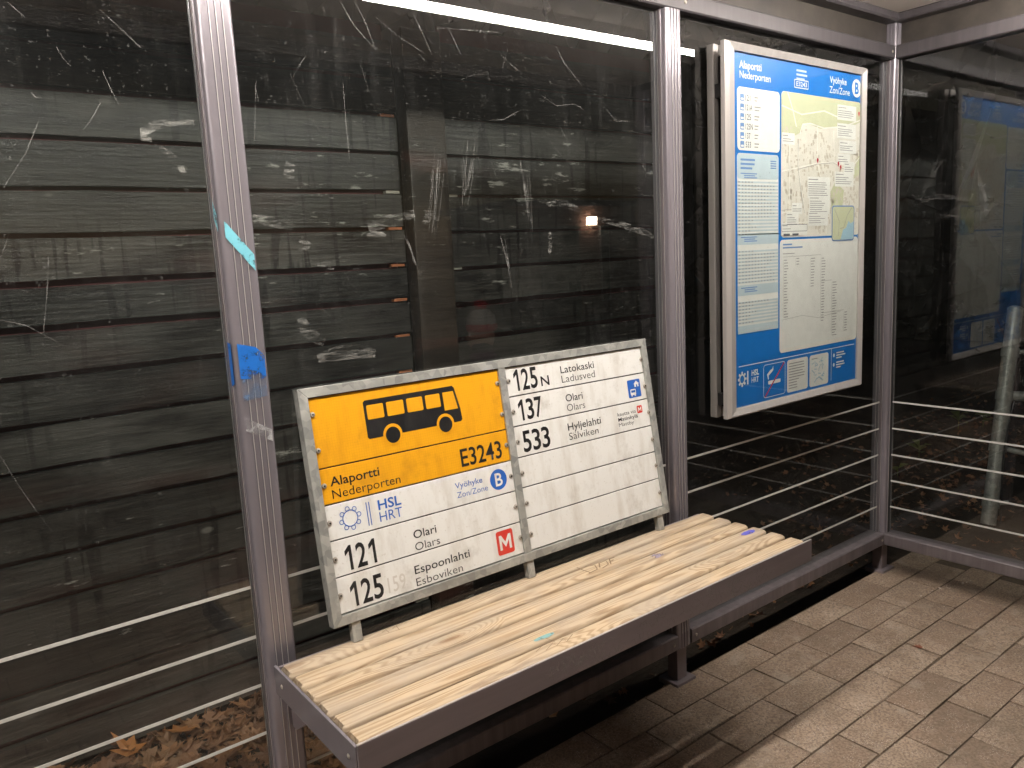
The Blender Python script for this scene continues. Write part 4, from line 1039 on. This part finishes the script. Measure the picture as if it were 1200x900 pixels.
# grit and chips on the paving
rg2 = random.Random(8); mb = MB()
for k in range(900):
    x, y, s = rg2.uniform(-2.3, 0.0), -rg2.uniform(0.0, 1.3), rg2.uniform(.0008, .0022)
    mb.add([(x-s, y-s*.7, .0002), (x+s, y-s*.6, .0002), (x+s*.5, y+s, .0002), (x-s*.4, y+s*.8, .0002), (x, y, .0002+s*1.2)], [(0,1,4), (1,2,4), (2,3,4), (3,0,4)])
c_ = at(1105, 690, 2, 0)
for k in range(26):
    x, y, s = c_.x + rg2.gauss(0, .075), c_.y + rg2.gauss(0, .012) - .0*k, rg2.uniform(.003, .008)
    y += -(x-c_.x)*.25
    mb.add([(x-s, y-s*.3, .0005), (x+s, y-s*.4, .0005), (x+s*.8, y+s*.4, .0005), (x-s*.7, y+s*.5, .0005), (x, y, .004)], [(0,1,4), (1,2,4), (2,3,4), (3,0,4)])
o = mb.build('paving_grit', 'grit'); tag(o, 'light grit and wood chips scattered on the paving', 'grit', kind='stuff')

# ------------------------------------------------------------------ beyond the side pane: railing and bin
b0 = at(1158, 614, 2, -0.034); t0 = at(1190, 362, 1, b0.y)
ra = tag(empty('tube_railing', tuple(b0)), 'leaning galvanised tube railing post beyond the side glass', 'railing')
top = t0 - b0
MB().tube([(0, 0, 0), tuple(top)], .034, 18).build('post', 'galvanised', ra, True)
MB().tube([tuple(top), tuple(top + Vector((0, 0, .004))), tuple(top*1.012)], [.036, .034, .02], 16).build('cap', 'galvanised', ra, True)
for f, r_ in ((.80, .020), (.60, .024), (.36, .013), (.10, .012)):
    c = top*f
    MB().tube([tuple(c-top.normalized()*.022), tuple(c+top.normalized()*.022)], .039, 16).build('clamp', 'galvanised', ra, True)
    if f in (.60, .36):
        MB().tube([tuple(c), tuple(c + Vector((.35, -.55, -.03 if f > .5 else -.16)))], r_, 12).build('rail', 'galvanised', ra, True)
    else:
        MB().tube([tuple(c+Vector((.02, -.03, 0))), tuple(c+Vector((.045, -.06, .004)))], .011, 8).build('bolt', 'galvanised', ra, True)
cab = [tuple(top*f + Vector((.036*math.cos(9*f), -.04, .0))) for f in [k/24*.62 for k in range(25)]]
MB().tube(cab, .0035, 6).build('cable', 'hinge_black', ra, True)
bn = tag(empty('litter_bin', (1.52, -0.30, -0.035)), 'dark grey round litter bin behind the leaning railing post', 'bin')
MB().lathe([(.20, 0), (.25, .02), (.27, .08), (.285, .45), (.295, .62), (.31, .63), (.31, .665)], 40).build('body', 'bin_plastic', bn, True)
MB().lathe([(.305, .6655), (.30, .70), (.22, .755), (.08, .775)], 40).build('lid', 'bin_plastic', bn, True)

# ------------------------------------------------------------------ night beyond: kiosk with a small lit lamp, trees
kq = at(697, 257, 1, 12.0)
ko = tag(empty('brick_kiosk', (kq.x, -12.15, -0.035)), 'small brick kiosk with one lit wall lamp, mirrored faintly in the middle pane', 'building')
MB().box(-2.2, 1.6, -2.6, -0.06, 0, 2.55).build('wall', 'brick_wall', ko)
MB().box(-2.4, 1.8, -2.8, .1, 2.55, 2.68).build('roof', 'dark_powder', ko)
o = MB().box(-1.55, -.38, -.058, 0.0, 0.05, 2.1).build('door', 'door_green', ko); MB().box(-.50, -.46, .001, .06, 1.0, 1.16).build('handle', 'case_silver', o)
o = MB().box(.32, .62, -.058, -0.02, .3, 2.1).build('window', 'case_silver', ko); MB().box(.36, .58, -.018, -.005, .34, 2.06).build('pane', 'far_glass', o)
MB().box(-.14, .12, .001, .09, 2.11, 2.30).build('lamp', 'small_lamp', ko)
# dark woodland added behind and beside the shelter to hide the sky glow
rw = random.Random(77); mb = MB()
def wood_wall(p0, p1, hgt, nx, nz):
    d = Vector((p1[0]-p0[0], p1[1]-p0[1], 0)); nrm = Vector((d.y, -d.x, 0)).normalized(); base = len(mb.v)
    for i in range(nx+1):
        hh = hgt*rw.uniform(.75, 1.15)
        for j in range(nz+1):
            q = Vector((p0[0], p0[1], -.04)) + d*(i/nx) + Vector((0, 0, hh*j/nz)) + nrm*rw.uniform(-.6, .6)*(1 if j else .5)
            mb.v.append(tuple(q))
    for i in range(nx):
        for j in range(nz):
            k = base+i*(nz+1)+j; mb.f.append((k, k+nz+1, k+nz+2, k+1))
    for _ in range(2600):
        q = Vector((p0[0], p0[1], 0)) + d*rw.random() + Vector((0, 0, hgt*rw.random()**1.3)) + nrm*rw.uniform(.2, 1.3)
        vs, fs = leaf_shape(rw, rw.uniform(.05, .12), .3); Rm = Matrix.Rotation(rw.uniform(0, 6), 3, 'Z') @ Matrix.Rotation(rw.uniform(-1.4, 1.4), 3, 'X')
        mb.add([tuple(Rm @ Vector(v_) + q) for v_ in vs], fs)
wood_wall((-12, 6.0), (9, 6.5), 7.5, 40, 10); wood_wall((8.0, 7.0), (8.5, -9.0), 7.0, 34, 10)
o = mb.build('woodland_screen', 'wood_leaf'); tag(o, 'dark mass of trees added behind and beside the shelter to screen the sky', 'trees', kind='stuff')

# ------------------------------------------------------------------ child whose reflection shows in the glass
ch = tag(empty('person', (-0.385, -2.26, -0.035+.026), (0, 0, math.radians(-35))), 'child in red bobble hat and dark coat, seen as a faint reflection', 'person')
def skin(name, verts, edges, rad, mat, parent, sub=2):
    me = bpy.data.meshes.new(name); me.from_pydata(verts, edges, [])
    o = bpy.data.objects.new(name, me); COL.objects.link(o)
    md = o.modifiers.new('skin', 'SKIN'); md.use_smooth_shade = True
    for i, r_ in enumerate(rad):
        me.skin_vertices[0].data[i].radius = (r_, r_) if not isinstance(r_, tuple) else r_
    me.skin_vertices[0].data[0].use_root = True
    o.modifiers.new('sub', 'SUBSURF').levels = sub; o.modifiers['sub'].render_levels = sub
    me.materials.append(M[mat]); o.parent = parent; return o
V = [(0,0,.52), (0,0,.64), (0,0,.74), (0,.0,.79), (0,-.005,.85), (0,-.012,.93), (0,-.01,1.0),
     (.075,0,.72), (.115,0,.60), (.125,-.03,.48), (-.075,0,.72), (-.115,0,.60), (-.125,-.03,.48),
     (.055,0,.46), (.06,-.005,.27), (.065,0,.05), (.068,-.08,.03), (-.055,0,.46), (-.06,-.005,.27), (-.065,0,.05), (-.068,-.08,.03)]
Ed = [(0,1),(1,2),(2,3),(3,4),(4,5),(5,6),(2,7),(7,8),(8,9),(2,10),(10,11),(11,12),(0,13),(13,14),(14,15),(15,16),(0,17),(17,18),(18,19),(19,20)]
Rd = [(.105,.085),(.10,.08),(.09,.07),.045,(.062,.07),(.072,.08),(.06,.065),.05,.043,.034,.05,.043,.034,.065,.05,.04,.034,.065,.05,.04,.034]
body = skin('body', V, Ed, Rd, 'coat_dark', ch)
body.data.materials.append(M['skin'])
hd = MB(); nlat, nlon = 14, 20
for i in range(nlat+1):
    th = math.pi*i/nlat
    for j in range(nlon):
        ph = 2*math.pi*j/nlon; x = math.sin(th)*math.cos(ph); y = math.sin(th)*math.sin(ph); z = math.cos(th)
        wx = .072*(1 - .22*max(0, -z)); X3 = Vector((x*wx, y*.084 - .012, .93 + z*.098))
        if y < -.8 and -.25 < z < .1: X3.y -= .016*(1-abs(x)*2.5 if abs(x) < .4 else 0)      # nose
        if y < -.75 and .05 < z < .3 and .2 < abs(x) < .55: X3.y += .006                      # eye sockets
        if y < -.7 and -.75 < z < -.5: X3.y -= .006
        hd.v.append(tuple(X3))
for i in range(nlat):
    for j in range(nlon): hd.f.append((i*nlon+j, (i+1)*nlon+j, (i+1)*nlon+(j+1) % nlon, i*nlon+(j+1) % nlon))
face = hd.build('face', 'skin', ch, True)
for s in (-1, 1):
    MB().lathe([(.001, -.008), (.0085, -.003), (.0085, .003), (.001, .008)], 10, (s*.027, -.0905, .948)).build('eye', 'eye_dark', face, True)
    MB().lathe([(.004, -.022), (.013, -.012), (.014, .012), (.004, .022)], 10, (s*.073, .0, .93)).build('ear', 'skin', face, True)
MB().tube([(-.020,-.089,.888), (0,-.096,.885), (.020,-.089,.888)], [.003,.006,.003], 8).build('mouth', 'lip', face, True)
MB().lathe([(.088, .965), (.095, .975), (.096, 1.0), (.090, 1.008)], 24, (0, -.005, 0)).build('hat_band', 'hat_red', ch, True)
MB().lathe([(.091, 1.004), (.089, 1.03), (.076, 1.065), (.045, 1.09), (.01, 1.098)], 24, (0, -.005, 0)).build('hat_crown', 'hat_pale', ch, True)
MB().lathe([(.008, 1.085), (.034, 1.097), (.042, 1.118), (.034, 1.141), (.008, 1.152)], 18, (0, -.005, 0)).build('pompom', 'hat_red', ch, True)
MB().lathe([(.06, .775), (.082, .785), (.085, .815), (.065, .84)], 20, (0, -.005, 0)).build('scarf', 'scarf_purple', ch, True)
for s in (-1, 1):
    skin('mitten', [(s*.126,-.032,.475), (s*.128,-.045,.43), (s*.126,-.055,.385), (s*.105,-.075,.43), (s*.100,-.085,.405)], [(0,1),(1,2),(1,3),(3,4)], [.026, (.018,.034), (.014,.026), .013, .011], 'hat_red', ch)
    skin('boot', [(s*.066,.01,.07), (s*.067,.0,.03), (s*.069,-.085,.022)], [(0,1),(1,2)], [.045, .044, .036], 'trouser_navy', ch)
